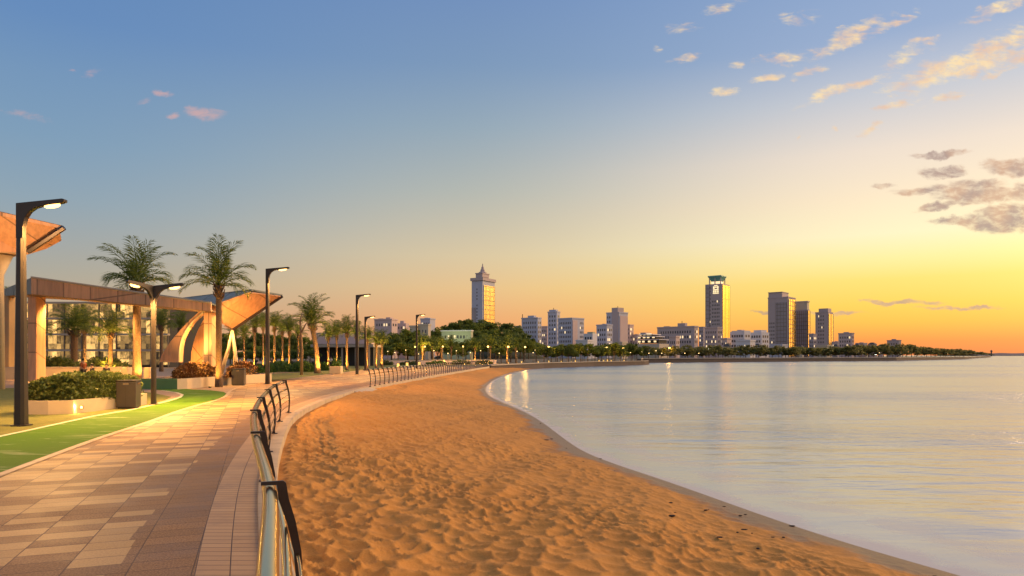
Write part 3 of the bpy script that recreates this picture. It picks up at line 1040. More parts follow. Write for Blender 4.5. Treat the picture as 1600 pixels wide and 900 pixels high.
def street_lamp(base, H, L, label, arms=((0, True),), w=0.2, power=200, wb=0.30, tilt=0.16):
    r = empty('street_lamp', base, label, 'street lamp', 'dark promenade lamps')
    p = MB()
    z1 = H - 1.0
    ring = lambda w2, z: [Vector((a * w2 / 2, b * w2 / 2, z)) for a, b in ((-1, -.55), (-.55, -1), (.55, -1), (1, -.55), (1, .55), (.55, 1), (-.55, 1), (-1, .55))]
    p.loft([ring(wb, 0), ring(w, z1 + .002)])
    p.build('pole', M['dark_metal'], r)
    f = MB(); f.loft([ring(wb + .16, 0.0), ring(wb + .16, 0.03)])
    f.build('base_plate', M['dark_metal'], r)
    for ang, lit in arms:
        mt = Matrix.Rotation(R(ang), 4, 'Z')
        a = MB(); a.prism(arm_outline(H, L, w), w * 0.8, mt)
        ao = a.build('arm', M['dark_metal'], r, bevel=0.012)
        x0, x1 = L * 0.52, L * 0.90
        ml = mt @ Matrix.Translation(((x0 + x1) / 2, 0, H - 0.06)) @ Matrix.Rotation(R(-7), 4, 'Y')
        l = MB(); l.ball((0, 0, 0), 1.0, 14, 8, ((x1 - x0) / 2, w * .36, 0.075))
        l.v = [tuple(ml @ Vector(p)) for p in l.v]
        l.build('lens', M['lamp_warm'], r, True)
        if power:
            c = mt @ Vector(((x0 + x1) / 2, 0, H - 0.30))
            wp = Vector(base) + c
            spot('lamp_light', wp, wp + Vector((0, 0, -1)), power, 150)
    return r


def lamp_at(px, basey, topy, L, label, **kw):
    b = gp(px, basey)
    H = CZ + (HOR - topy) / F * b.y
    return street_lamp(b, H, L, label, **kw)


lamp_at(33, 665, 318, 1.25, 'tall dark lamp post on the lawn beside the green cycle track', wb=0.31, w=0.20, power=4200)
street_lamp(Vector((-10.6, 2.5, 0)), 6.4, 1.25, 'added unseen dark lamp post at the near end of the row beside the green track', wb=.31, w=.2, power=1300)  # post added out of view to help light the paving and rail
lamp_at(240, 632, 447, 1.2, 'short dark two-headed lamp post at the edge of the green track behind the bin', arms=((0, True), (248, True)), w=.17, wb=.18, power=3600)
lamp_at(418, 600, 420, 1.5, 'tall dark lamp post standing alone beyond the far litter bin', w=.22, wb=.28, power=6500)
lamp_at(558, 585, 461, 1.4, 'tall dark lamp post in front of the start of the far railing', w=.26, wb=.3, power=6500)
lamp_at(571, 579, 495, 1.25, 'dark lamp post just behind the lamp by the far railing', w=.24, wb=.3, power=5000)
lamp_at(651, 575.5, 492, 1.3, 'slender dark lamp post rising behind the middle of the far railing', w=.24, wb=.3, power=5000)
pb = at(341, 555, 50); pb.z = 0.0
street_lamp(pb, 5.0, 1.0, 'two-headed lamp post hidden behind the palm beside the canopy column', arms=((0, True), (205, True)), w=.16, wb=.18, power=2800)


# ------------------------------------------------------------------ litter bins
def bin_(base, w, d, h, rz, label):
    r = empty('litter_bin', base, label, 'litter bin', 'dark litter bins', rz)
    b = MB(); b.box(-w / 2, w / 2, -d / 2, d / 2, 0.04, h - 0.06)
    b.build('body', M['bin_metal'], r, bevel=0.02)
    t = MB(); t.box(-w / 2 - .02, w / 2 + .02, -d / 2 - .02, d / 2 + .02, h - 0.055, h)
    t.build('lid', M['dark_metal'], r, bevel=0.01)
    f = MB(); f.box(-w / 2 + .05, w / 2 - .05, -d / 2 + .05, d / 2 - .05, 0.0, 0.038)
    f.build('plinth', M['post_paint'], r)
    s = MB(); s.box(-.10, .10, -d / 2 - .012, -d / 2 - .003, h - .17, h - .10)
    s.build('badge', M['steel'], r)
    dr = MB(); dr.box(-.006, .006, -d / 2 - .006, -d / 2 - .002, 0.08, h - .24)
    dr.build('door_seam', M['post_paint'], r)
    s2 = MB(); s2.box(w / 2 + .003, w / 2 + .012, -.12, .12, h - .17, h - .10)
    s2.build('badge', M['steel'], r)
    return r


b0 = gp(201, 637.5)
bin_(b0, 0.68, 0.62, 1.06, R(12), 'dark metal litter bin at the end of the curved hedge planter')
b1 = gp(373, 602)
bin_(b1, 0.78, 0.65, 1.1, R(10), 'dark metal litter bin between the lit palm and the lone lamp post')


# ------------------------------------------------------------------ leaves
def leaf_quads(C, size, name, mat, flat=0.0, asp=0.55):
    n = len(C)
    d = RNG.normal(size=(n, 3)); d /= np.linalg.norm(d, axis=1)[:, None]
    e = RNG.normal(size=(n, 3)); e[:, 2] *= (1 - flat)
    e -= d * (e * d).sum(1)[:, None]; e /= np.linalg.norm(e, axis=1)[:, None] + 1e-9
    s = size * RNG.uniform(0.6, 1.3, n)[:, None]
    V = np.stack([C - d * s, C + e * s * asp, C + d * s, C - e * s * asp], 1).reshape(-1, 3)
    return np_mesh(name, V, np.arange(n * 4).reshape(n, 4), mat, False)


def crown_mesh(rx, rz, n, size, mat, seed, clumps=34, under=0.35):
    g = np.random.default_rng(seed)
    u = g.normal(size=(clumps, 3)); u /= np.linalg.norm(u, axis=1)[:, None]
    u[:, 2] = np.where(u[:, 2] < -under, -u[:, 2] * .6, u[:, 2])
    rad = g.uniform(0.45, 1.0, clumps)[:, None]
    cc = u * rad * np.array([rx, rx, rz])
    cr = g.uniform(0.16, 0.36, clumps) * rx
    k = g.integers(0, clumps, n)
    o = g.normal(size=(n, 3)); o /= np.linalg.norm(o, axis=1)[:, None]
    C = cc[k] + o * (g.uniform(0, 1, n) ** 0.45)[:, None] * cr[k][:, None] * np.array([1, 1, .75])
    return leaf_quads(C, size, 'crown', mat, 0.3)


def limb_trunk(h, r, seed, name='trunk'):
    g = random.Random(seed)
    b = MB()
    b.tube([(0, 0, -.1), (g.uniform(-.05, .05) * h * .3, 0, h * .5), (g.uniform(-.05, .05) * h, g.uniform(-.05, .05) * h, h)], [r * 1.25, r, r * .7], 8)
    for k in range(5):
        a = g.uniform(0, 6.28)
        l = h * g.uniform(.5, .8)
        b.tube([(0, 0, h * g.uniform(.7, .98)), (math.cos(a) * l * .5, math.sin(a) * l * .5, h + l * .35), (math.cos(a) * l * .9, math.sin(a) * l * .9, h + l * .8)], [r * .5, r * .35, r * .12], 6)
    return b.mesh(name, M['bark'], True)


CROWNS = {}


def tree_protos():
    for kind, mat, n in (('park', 'tree_leaf', 3400), ('dark', 'tree_leaf_dark', 3400), ('far', 'tree_leaf_far', 1100)):
        CROWNS[kind] = [(crown_mesh(1.0, 0.80, n, 0.075 if kind != 'far' else 0.11, M[mat], 11 + i + len(kind), 30 + 4 * i), limb_trunk(0.75, 0.055, i)) for i in range(3)]


tree_protos()


def tree(kind, pos, width, height, label, group, k=0, rz=None, flat=1.0):
    """crown width and total height in metres"""
    cm, tm = CROWNS[kind][k % 3]
    r = empty('tree', pos, label, 'tree', group, rz if rz is not None else random.uniform(0, 6.28))
    rz_ = height * 0.40
    c = link('crown', cm, r)
    c.scale = (width / 2, width / 2, rz_ / 0.80)
    c.location = (0, 0, height - rz_ * 0.98)
    t = link('trunk', tm, r)
    t.scale = (height * .42, height * .42, height * .42 / 0.75)
    return r


# ------------------------------------------------------------------ palms
def palm_crown(seed, n=26, L=2.6, wid=0.55, up=0.75):
    g = np.random.default_rng(seed)
    V = []; Fc = []
    stem = MB()
    for i in range(n):
        az = i * 2.39996 + g.uniform(-.25, .25)
        k = i / (n - 1)                       # 0 youngest (upright) .. 1 oldest (hanging)
        e0 = R(86 - 74 * k ** 0.9 + g.uniform(-8, 8)) * (up / .75)
        ln = L * g.uniform(0.82, 1.08) * (0.78 + 0.3 * math.sin(math.pi * min(1, k + .25)))
        droop = R(58 + 42 * k + g.uniform(-10, 10))
        p = Vector((0.08 * math.cos(az), 0.08 * math.sin(az), 0.0))
        ns = 34
        pts = [p.copy()]; dirs = []
        for s in range(ns):
            t = s / (ns - 1)
            e = e0 - droop * t ** 1.7
            d = Vector((math.cos(az) * math.cos(e), math.sin(az) * math.cos(e), math.sin(e)))
            p = p + d * ln / ns
            pts.append(p.copy()); dirs.append(d)
        stem.tube(pts[::3], [0.030 * (1 - j / 12.5) + .004 for j in range(len(pts[::3]))], 4, False)
        side0 = Vector((-math.sin(az), math.cos(az), 0))
        for s in range(4, ns):
            t = s / (ns - 1)
            prof = math.sin(math.pi * min(1, 0.10 + 0.86 * t)) ** 0.6
            for sg in (-1, 1):
                d = dirs[s]
                upv = side0.cross(d) * -1
                if upv.z < 0: upv = -upv
                a = R(52 - 22 * t + g.uniform(-9, 9))
                ll = wid * prof * g.uniform(0.85, 1.2)
                dr = (d * math.cos(a) + side0 * sg * math.sin(a) + upv * g.uniform(0.0, 0.4)).normalized()
                mid = pts[s] + dr * ll * .55
                tip = pts[s] + (dr + Vector((0, 0, -0.32))).normalized() * ll
                wv = d * 0.027
                b = len(V)
                V += [tuple(pts[s] - wv * .6), tuple(mid - wv), tuple(tip), tuple(mid + wv)]
                Fc.append((b, b + 1, b + 2, b + 3))
    nb = len(V)
    V += stem.v
    Fc2 = [tuple(nb + q for q in f) for f in stem.f]
    me = bpy.data.meshes.new('crown')
    me.from_pydata(V, [], Fc + Fc2)
    me.materials.append(M['palm_leaf'])
    me.update()
    return me


def palm_trunk(h, r, seed, lean=0.0):
    g = random.Random(seed)
    b = MB()
    pts = []; rad = []
    n = 18
    for i in range(n + 1):
        t = i / n
        pts.append((lean * h * t * t, 0, h * t - (0.1 if i == 0 else 0)))
        rad.append(r * (1.22 - 0.35 * min(1, t * 4) + (0.06 if i % 2 else 0)) * (1.0 if t < .9 else 1.15))
    b.tube(pts, rad, 10)
    for i in range(22):                        # cut frond bases below the crown
        a = i * 2.4; z = h * (0.86 + 0.13 * (i / 22))
        c = Vector((lean * h * (z / h) ** 2, 0, z))
        d = Vector((math.cos(a), math.sin(a), 0))
        b.tube([c + d * r * .7, c + d * r * 1.5 + Vector((0, 0, .16)), c + d * r * 1.75 + Vector((0, 0, .36))], [.06, .045, .02], 5)
    return b.mesh('trunk', M['palm_bark'], True)


PC = [palm_crown(s, 24, 2.7, .86, .84) for s in (3, 8)] + [palm_crown(5, 24, 2.7, .84, .90), palm_crown(12, 20, 2.7, .82, .98)]
PTS = {}


def palm(pos, h, crown_r, label, group=None, k=0, r=0.2, lean=0.0, rz=0.0):
    o = empty('palm_tree', pos, label, 'palm tree', group, rz)
    key = (k % 3, round(lean, 2))
    if key not in PTS:
        PTS[key] = palm_trunk(6.0, 0.2, k, lean)
    t = link('trunk', PTS[key], o)
    t.scale = (r / .2, r / .2, h / 6.0)
    c = link('crown', PC[k % len(PC)], o)
    c.location = (lean * 6.0 * (r / .2), 0, h - .05)
    c.scale = (crown_r / 2.5,) * 3
    c.rotation_euler = (0, 0, k * 1.3)
    return o


def palm_px(px, Y, crown_y, crown_r, label, z0=0.0, **kw):
    p = at(px, HOR, Y); p.z = z0
    return palm(p, CZ + (HOR - crown_y) / F * Y - z0, crown_r, label, **kw)


def uplight(pos, target, power, size=60, col=(1.0, 0.62, 0.16), fixture=True, label=None):
    s = spot('uplight_beam', pos, target, power, size, col, 0.7, 0.05)
    return s


PL = []
p = palm_px(214, 55, 443, 3.5, 'tallest lit palm, with a broad full crown, left of the two-headed lamp', k=0, r=.32); PL.append((p, .45))
p = palm_px(342, 43, 446, 2.85, 'tall palm with upswept fronds and a shaggy neck at the end of the planter wall', k=3, r=.20); PL.append((p, .3))
p = palm_px(496, 76, 506, 3.2, 'leaning palm with a fan of fronds beside the green shrubs', k=2, r=.30, lean=-0.075); PL.append((p, .6))
p = palm_px(116, 62, 516, 2.5, 'thick lit palm under the canopy in front of the glass hall', k=1, r=.32); PL.append((p, .8))
p = palm_px(132, 72, 512, 2.1, 'slim palm just right of the thick lit palm under the canopy', k=2, r=.2); PL.append((p, .3))
p = palm_px(173, 60, 520, 2.3, 'small palm with dark drooping fronds between the seated people and the tallest palm', k=0, r=.2); PL.append((p, .7))
p = palm_px(6, 62, 480, 2.0, 'lit palm trunk at the left border of the picture beneath the high canopy', k=1, r=.36); PL.append((p, 1.0))
p = palm_px(60, 78, 520, 2.0, 'dim palm seen just behind the tall lamp post under the canopy', k=3, r=.25)
p = palm_px(252, 84, 508, 2.3, 'dark palm standing behind the short two-headed lamp under the canopy', k=1, r=.22)
p = palm_px(282, 88, 512, 2.3, 'dark palm under the low end of the canopy left of the arch', k=3, r=.22)
grove = [(366, 96, 516, 2.2), (381, 104, 512, 2.4), (398, 92, 503, 2.5), (411, 100, 500, 2.6), (429, 94, 501, 2.6), (441, 108, 507, 2.5), (452, 90, 508, 2.5), (466, 104, 515, 2.2), (513, 106, 517, 2.5),
         (526, 96, 514, 2.6), (542, 92, 511, 2.7), (557, 104, 514, 2.5), (574, 96, 521, 2.3), (588, 100, 527, 2.2), (597, 112, 524, 2.2)]
gl = ['palm in the lit grove, partly behind the orange canopy tip', 'palm in the lit grove under the orange canopy tip', 'lit grove palm left of the lone tall lamp post', 'lit grove palm just behind the lone tall lamp post',
      'lit grove palm, first to the right of the lone tall lamp post', 'lit grove palm, second to the right of the lone tall lamp post', 'lit grove palm, third to the right of the lone tall lamp post', 'low lit grove palm beside the bare forked trunk',
      'lit grove palm, first to the right of the leaning palm', 'lit grove palm, second to the right of the leaning palm', 'large lit grove palm behind the stone planter box', 'lit grove palm half hidden by the lamp at the far railing',
      'lit grove palm right of the paired lamp posts', 'yellow lit palm at the right end of the grove', 'last small palm of the grove against the dark round trees']
for i, ((px, Y, cy, r), l) in enumerate(zip(grove, gl)):
    p = palm_px(px, Y, cy + 9, r * .86, l, group='palms of the lit grove', k=i, r=.14 + .025 * (i % 3), rz=i * .7)
    PL.append((p, 0.45 if i % 2 else 0.6))
far_palms = [(660, 150, 539, 2.6), (676, 158, 541, 2.6), (690, 150, 543, 2.5), (705, 160, 541, 2.6), (742, 165, 543, 2.6), (766, 160, 541, 3.0), (792, 165, 542, 2.8), (806, 178, 543, 2.6)]
for i, (px, Y, cy, r) in enumerate(far_palms):
    p = palm_px(px, Y, cy, r, f'yellow-green palm behind the garden wall, {ORD[i]} right of the lamp behind the far railing', group='palms behind the garden wall', k=i, r=.2, rz=i)
    PL.append((p, 0.4 if i % 2 == 0 else 0))
# warm uplights at the palm feet
UPLIGHTS = []
for i, (o, k) in enumerate(PL):
    if k <= 0:
        continue
    b = Vector(o.location)
    dirc = Vector((-b.x, -b.y, 0)).normalized()
    side = Vector((dirc.y, -dirc.x, 0)) * (0.5 if i % 2 else -0.5)
    q = b + dirc * 0.95 + side + Vector((0, 0, 0.12))
    spot('uplight_beam', q, b + Vector((0, 0, 2.2)), 5200 * k, 85, (1.0, 0.50, 0.085), 0.8, 0.05)
    UPLIGHTS.append((q, dirc, o))
ul_b = MB(); ul_b.loft([[Vector((.09 * math.cos(a * .785), .09 * math.sin(a * .785), z)) for a in range(8)] for z in (-.12, -.03)])
ul_body = ul_b.mesh('housing', M['dark_metal'])
ul_l = MB(); ul_l.loft([[Vector((.07 * math.cos(a * .785), .07 * math.sin(a * .785), z)) for a in range(8)] for z in (-.029, -.018)])
ul_lens = ul_l.mesh('lens', M['bollard_glow'])
for q, dirc, o in UPLIGHTS:
    r = empty('uplight', q, 'spotlight lighting the ' + ' '.join(o['label'].split()[:13]).rstrip(','), 'spotlight', 'spotlights under the palms')
    link('housing', ul_body, r)
    link('lens', ul_lens, r)

# bare forked young tree
bt = empty('bare_tree', gp(471, 586), 'bare forked young trunk left of the leaning palm', 'tree')
t = MB()
t.tube([(0, 0, 0), (.05, 0, 2.5), (-.05, 0, 4.3), (-.2, 0, 5.6)], [.16, .14, .11, .04], 8)
t.tube([(-.04, 0, 4.2), (.35, 0, 5.0), (.8, 0, 5.6)], [.09, .07, .02], 6)
t.tube([(-.1, 0, 4.8), (-.1, .1, 5.8), (.1, .1, 6.6)], [.07, .05, .02], 6)
t.build('trunk', M['bark'], bt, True)
spot('uplight_beam', gp(471, 588) + Vector((.5, -.5, .1)), gp(471, 586) + Vector((0, 0, 2.5)), 700, 70, (1, .58, .13), .8, .05)


# ------------------------------------------------------------------ hedge planter by the bin
def offset_ring(pts, d):
    out = []
    n = len(pts)
    for i in range(n):
        a, b, c = pts[i - 1], pts[i], pts[(i + 1) % n]
        t = (c - a).normalized()
        out.append(b + Vector((-t.y, t.x, 0)) * d)
    return out


def rounded(pts, z):
    return [Vector((p.x, p.y, z)) for p in pts]


pl = empty('hedge_planter', gp(120, 643), 'low curved stone planter wall around the clipped green hedge', 'planter')
c0 = pl.location.copy()
front = [gp(px, py) for px, py in ((42, 647.5), (75, 647.8), (115, 646.5), (150, 642.5), (181, 638.5))]
backp = [front[-1] + Vector((.1, 2.0, 0)), front[-2] + Vector((-.1, 2.4, 0)), front[-3] + Vector((-.4, 2.5, 0)), front[-4] + Vector((-.8, 2.2, 0)), front[0] + Vector((-.9, 1.3, 0))]
ring = [p - c0 for p in front + backp]
sgn = 1
h = 0.46
wallm = MB()
ins = offset_ring(ring, 0.14)
wallm.loft([rounded(ring, 0.0), rounded(ring, h), rounded(ins, h + .002), rounded(ins, 0.1)], cap=False)
wallm.build('wall', M['pale_concrete'], pl)
so = MB(); so.quad(*rounded(offset_ring(ring, .12), h - .06)); so.build('soil', M['soil'], pl)
# the hedge on it
hd = empty('hedge', c0 + Vector((0, 0, h - .06)), 'clipped dense green hedge growing in the curved stone planter', 'hedge')
N = 15000
pts = []
cen = sum(ring, Vector()) / len(ring)
f2 = [p - c0 for p in front]; b2 = [p - c0 for p in reversed(backp)]
# hedge body runs between the front and back walls
while len(pts) < N:
    s = random.random()
    i = min(3, int(s * 4)); fr = s * 4 - i
    pf = f2[i].lerp(f2[i + 1], fr); pb2 = b2[i].lerp(b2[i + 1], fr)
    v = random.random()
    w = random.random()
    # favour the skin of the hedge
    face = random.random()
    if face < .45: v = 0.10 + abs(random.gauss(0, .035))
    elif face < .75: w = 1 - abs(random.gauss(0, .05))
    edge = math.sin(math.pi * min(max(s, .02), .98)) ** .25
    H = (1.0 + .05 * math.sin(s * 23) + .04 * math.sin(s * 57)) * edge
    q = pf.lerp(pb2, 0.12 + .76 * v)
    bul = .10 * math.sin(w * math.pi) * (1 if v < .3 else 0)
    pts.append((q.x, q.y - bul + random.gauss(0, .03), max(0, w * H * .92 + random.gauss(0, .03))))
link('foliage', leaf_quads(np.array(pts), 0.075, 'foliage', M['hedge_leaf'], 0.2), hd)
core = MB()
core.loft([[f2[i].lerp(b2[i], .24) + Vector((0, 0, 0)), f2[i].lerp(b2[i], .24) + Vector((0, 0, .62)), f2[i].lerp(b2[i], .7) + Vector((0, 0, .62)), f2[i].lerp(b2[i], .7)] for i in range(5)])
core.build('branches', M['hill_soil'], hd)
# the round wall light
wlp = gp(128, 645.4)
wl = empty('wall_light', Vector((wlp.x, wlp.y - .03, .20)), 'small round bright light set in the curved planter wall', 'wall light')
g = MB(); g.ball((0, 0, 0), .05, 10, 6, (1, .4, 1)); g.build('lens', M['lamp_warm'], wl, True)
g = MB(); g.loft([[Vector((.075 * math.cos(a * .5236), y, .075 * math.sin(a * .5236))) for a in range(12)] for y in (.025, -.0)]); g.build('housing', M['steel'], wl)
spot('wall_light_beam', wl.location + Vector((0, -.14, .05)), wl.location + Vector((0, -1.2, -.25)), 40, 165, (1.0, .7, .2), .5, .05)
spot('wall_light_beam', wl.location + Vector((0.1, -.5, .1)), wl.location + Vector((0, .3, .05)), 6, 120, (1.0, .7, .2), .9, .05)


# ------------------------------------------------------------------ big planter in front of the canopy with red-brown plants
pw = empty('planter_wall', gp(278, 609), 'long pale stone planter wall with a turf-lit green left end below the canopy column', 'planter')
c0 = pw.location.copy()
P = [gp(277, 608.5), gp(335, 603.5), gp(420, 597.0)]
w = MB()
hh = 0.62
ringA = [(q - c0) for q in P]
bk = [Vector((.25, .7, 0)), Vector((.1, .6, 0)), Vector((0, .6, 0))]
w.loft([[a, a + Vector((0, 0, hh)), a + bk[i] + Vector((0, 0, hh)), a + bk[i]] for i, a in enumerate(ringA)])
w.build('wall', M['pale_concrete'], pw)
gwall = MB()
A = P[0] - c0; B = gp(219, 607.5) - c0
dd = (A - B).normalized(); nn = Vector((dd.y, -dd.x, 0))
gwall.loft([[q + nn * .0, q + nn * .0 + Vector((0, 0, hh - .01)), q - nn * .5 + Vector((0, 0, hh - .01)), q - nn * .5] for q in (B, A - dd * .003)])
gwall.build('turf_lit_end', M['turf_lit_wall'], pw)
so = MB(); so.quad(*[q + Vector((0, 0, hh - .04)) for q in (B + Vector((0, .4, 0)), ringA[0] + Vector((.2, .6, 0)), ringA[1] + Vector((.1, .5, 0)), ringA[2] + Vector((0, .5, 0)), ringA[2] + Vector((.4, 8, 0)), B + Vector((-1, 8, 0)))])
so.build('soil', M['soil'], pw)


def leafy_bank(name, p0, p1, depth, hgt, n, size, mat, label, cat, group=None, z0=0.0, core_mat='hill_soil', back=Vector((0, 1, 0))):
    o = empty(name, (p0.x, p0.y, z0), label, cat, group)
    d = p1 - p0; d.z = 0
    s = RNG.uniform(0, 1, n); v = RNG.uniform(0, 1, n); w_ = RNG.uniform(0, 1, n)
    f = RNG.uniform(0, 1, n)
    v = np.where(f < .4, np.abs(RNG.normal(0, .06, n)), v)
    w_ = np.where(f > .65, 1 - np.abs(RNG.normal(0, .08, n)), w_)
    H = hgt * (0.8 + .12 * np.sin(s * 19 + hgt) + .1 * np.sin(s * 41 + 2)) * np.sin(np.pi * np.clip(s, .03, .97)) ** .25
    bulge = np.sin(np.pi * np.clip(w_, 0, 1)) * 0.12 * depth
    C = np.stack([d.x * s + back.x * depth * v, d.y * s + back.y * depth * v - bulge * (v < .3), w_ * H], -1) + RNG.normal(0, size * .5, (n, 3))
    C[:, 2] = np.maximum(C[:, 2], 0.01)
    link('foliage', leaf_quads(C, size, 'foliage', M[mat], .2), o)
    k = MB()
    q = [Vector((0, 0, 0)), d]
    k.loft([[a.lerp(b_, t) for t in (0,)] and [a + back * depth * .25, a + back * depth * .25 + Vector((0, 0, hgt * .55)), a + back * depth * .8 + Vector((0, 0, hgt * .55)), a + back * depth * .8] for a, b_ in ((d * .06, d), (d * .94, d))])
    k.build('branches', M[core_mat], o)
    return o


leafy_bank('flower_bed', P[0] + Vector((-.6, .8, 0)), P[1] + Vector((-.8, .8, 0)), 1.4, 1.0, 5200, .10, 'red_leaf', 'bank of red-brown plants in the stone planter left of the canopy column', 'plants', 'red-brown plants', hh - .05)
leafy_bank('flower_bed', P[1] + Vector((.5, .8, 0)), P[2] + Vector((-1.6, .7, 0)), 1.4, 1.0, 3800, .10, 'red_leaf', 'bank of red-brown plants right of the canopy column by the bin', 'plants', 'red-brown plants', hh - .05)
spot('uplight_beam', gp(285, 606) + Vector((0, .6, 2.4)), gp(285, 606) + Vector((0, 2.0, 1.0)), 500, 120, (1, .6, .15), .9, .1)
spot('uplight_beam', gp(310, 605) + Vector((0, .5, 2.4)), gp(310, 605) + Vector((0, 2.0, 1.0)), 500, 120, (1, .6, .15), .9, .1)

# low wall and hedges under the canopy
lw = empty('low_wall', at(100, 590, 57), 'long pale low wall behind the hedge planter with a hedge on top', 'wall')
lw.location.z = 0
ww = MB(); ww.box(at(-120, 0, 57).x - lw.location.x, at(188, 0, 57).x - lw.location.x, -.02, .5, 0, .95)
ww.build('wall_face', M['pale_concrete'], lw)
ww = MB(); ww.box(at(-120, 0, 57).x - lw.location.x, at(188.4, 0, 57).x - lw.location.x, -.06, .54, .953, 1.02)
ww.build('coping', M['concrete'], lw)
leafy_bank('hedge', at(54, 0, 60), at(112, 0, 60), 1.5, 1.65, 3000, .12, 'hedge_leaf', 'dark low hedge on the wall under the canopy left of the thick palm', 'hedge', 'hedges under the canopy', .3)
leafy_bank('hedge', at(122, 0, 60), at(190, 0, 60), 1.5, 1.6, 3000, .12, 'hedge_leaf', 'dark low hedge behind the seated people', 'hedge', 'hedges under the canopy', .3)
leafy_bank('hedge', at(-60, 0, 60), at(30, 0, 60), 1.5, 1.4, 3000, .12, 'hedge_leaf', 'dark low hedge at the left border of the picture behind the tall lamp post', 'hedge', 'hedges under the canopy', .3)
for px0, px1, lab in ((189, 199, 'narrow pale stone block at the right end of the low wall'), (224, 234, 'pale stone block between the tallest palm and the short lamp')):
    bb = empty('stone_block', at(px0, 0, 56), lab, 'stone block'); bb.location.z = 0
    q = MB(); q.box(0, at(px1, 0, 56).x - at(px0, 0, 56).x, 0, .8, 0, 1.0); q.build('block', M['pale_concrete'], bb, bevel=.03)
# shrubs and boxes on the grove lawn
for i, (px, Y, wd, hg, lab) in enumerate(((438, 84, 3.4, 1.3, 'rounded bright green shrub, left of the two on the grove lawn'), (473, 82, 3.2, 1.3, 'rounded bright green shrub, touching the leaning palm'), (420, 80, 1.6, 1.0, 'small lit shrub at the foot of the lone tall lamp post'),
                                          (402, 74, 1.5, .9, 'small lit shrub left of the lone tall lamp post'), (505, 90, 1.6, 1.1, 'small green shrub right of the leaning palm'))):
    o = at(px, 0, Y); o.z = 0
    s = empty('shrub', o, lab, 'shrub', 'shrubs on the grove lawn')
    n = 2600
    u = RNG.normal(size=(n, 3)); u /= np.linalg.norm(u, axis=1)[:, None]; u[:, 2] = np.abs(u[:, 2])
    C = u * (RNG.uniform(.75, 1.0, n))[:, None] * np.array([wd / 2, wd / 2, hg]) * (1 + .1 * np.sin(u[:, :1] * 9) * np.cos(u[:, 1:2] * 7))
    link('foliage', leaf_quads(C, .10, 'foliage', M['shrub_leaf'], .2), s)
    k = MB(); k.ball((0, 0, 0), 1, 10, 8, (wd * .38, wd * .38, hg * .75)); k.build('branches', M['hill_soil'], s)
for px0, px1, py, hg, lab in ((514.5, 532, 584, 0.8, 'pale stone planter box on the lawn right of the leaning palm'), (395, 409, 597.5, .55, 'pale stone block at the foot of the lone tall lamp post')):
    a = gp(px0, py); b_ = gp(px1, py)
    bx = empty('stone_box', a, lab, 'planter box', 'stone boxes on the lawn')
    q = MB(); q.box(0, b_.x - a.x, 0, 1.1, 0, hg); q.build('block', M['pale_concrete'], bx, bevel=.03)
    if px0 > 500:
        n = 700
        C = np.stack([RNG.uniform(.1, b_.x - a.x - .1, n), RNG.uniform(.1, 1, n), hg + np.abs(RNG.normal(0, .35, n))], -1)
        link('foliage', leaf_quads(C, .09, 'foliage', M['shrub_leaf'], .2), bx)
# garden wall beyond the lawn
gw = empty('garden_wall', at(570, 0, 140), 'low pinkish garden wall running behind the far railing', 'wall'); gw.location.z = 0
q = MB(); pa, pb_ = at(365, 0, 118), at(775, 0, 160)
dv = (pb_ - pa).normalized(); nv = Vector((dv.y, -dv.x, 0))
base = [Vector((p.x, p.y, 0)) - gw.location for p in (pa, pb_)]
q.loft([[p + nv * .2, p + nv * .2 + Vector((0, 0, .86)), p - nv * .2 + Vector((0, 0, .86)), p - nv * .2] for p in base]); q.build('wall_face', M['wall_pink'], gw)
q = MB(); q.loft([[p + nv * .26 + Vector((0, 0, .863)), p + nv * .26 + Vector((0, 0, .97)), p - nv * .26 + Vector((0, 0, .97)), p - nv * .26 + Vector((0, 0, .863))] for p in base]); q.build('coping', M['concrete'], gw)
# clipped bushes in front of it
for i in range(9):
    t0 = i / 9 + .012
    a = pa.lerp(pb_, t0) - Vector((0, 3.0, 0)); b_ = pa.lerp(pb_, t0 + .085) - Vector((0, 3.0, 0))
    leafy_bank('bush', Vector((a.x, a.y, 0)), Vector((b_.x, b_.y, 0)), 1.5, .75 + .25 * (i % 3 == 1), 900, .15, 'hedge_leaf' if i % 3 else 'shrub_leaf', f'low bush along the garden wall, {ORD[i]} from its left end', 'bush', 'bushes along the garden wall')


# ------------------------------------------------------------------ canopies
def shell(o, name, tris, thick, mat, off_):
    me = bpy.data.meshes.new(name)
    vs = []; fs = []
    for f in tris:
        i = len(vs)
        vs += [tuple(Vector(p) - off_) for p in f]
        fs.append(tuple(range(i, i + len(f))))
    me.from_pydata(vs, [], fs)
    b = bmesh.new(); b.from_mesh(me)
    bmesh.ops.remove_doubles(b, verts=b.verts, dist=.001)
    bmesh.ops.recalc_face_normals(b, faces=b.faces)
    b.to_mesh(me); b.free()
    me.materials.append(M[mat])
    ob = link(name, me, o)
    if thick:
        m = ob.modifiers.new('thick', 'SOLIDIFY'); m.thickness = thick; m.offset = 0
    return ob


cn = empty('canopy', at(180, 0, 52), 'long low wave-shaped canopy with a pale tilted fascia in front of the glass hall', 'canopy', 'park canopies')
cn.location.z = 0; c0 = cn.location.copy()
N_ = 12


def cv(t, lo):
    """fascia line: t 0..1 from the left peak to the right end"""
    px = 50 + 280 * t
    Y = 50 - 3.0 * t
    top = 434 + 40 * t ** 1.0
    bot = 459.5 + 27 * t
    return at(px, bot if lo else top, Y)


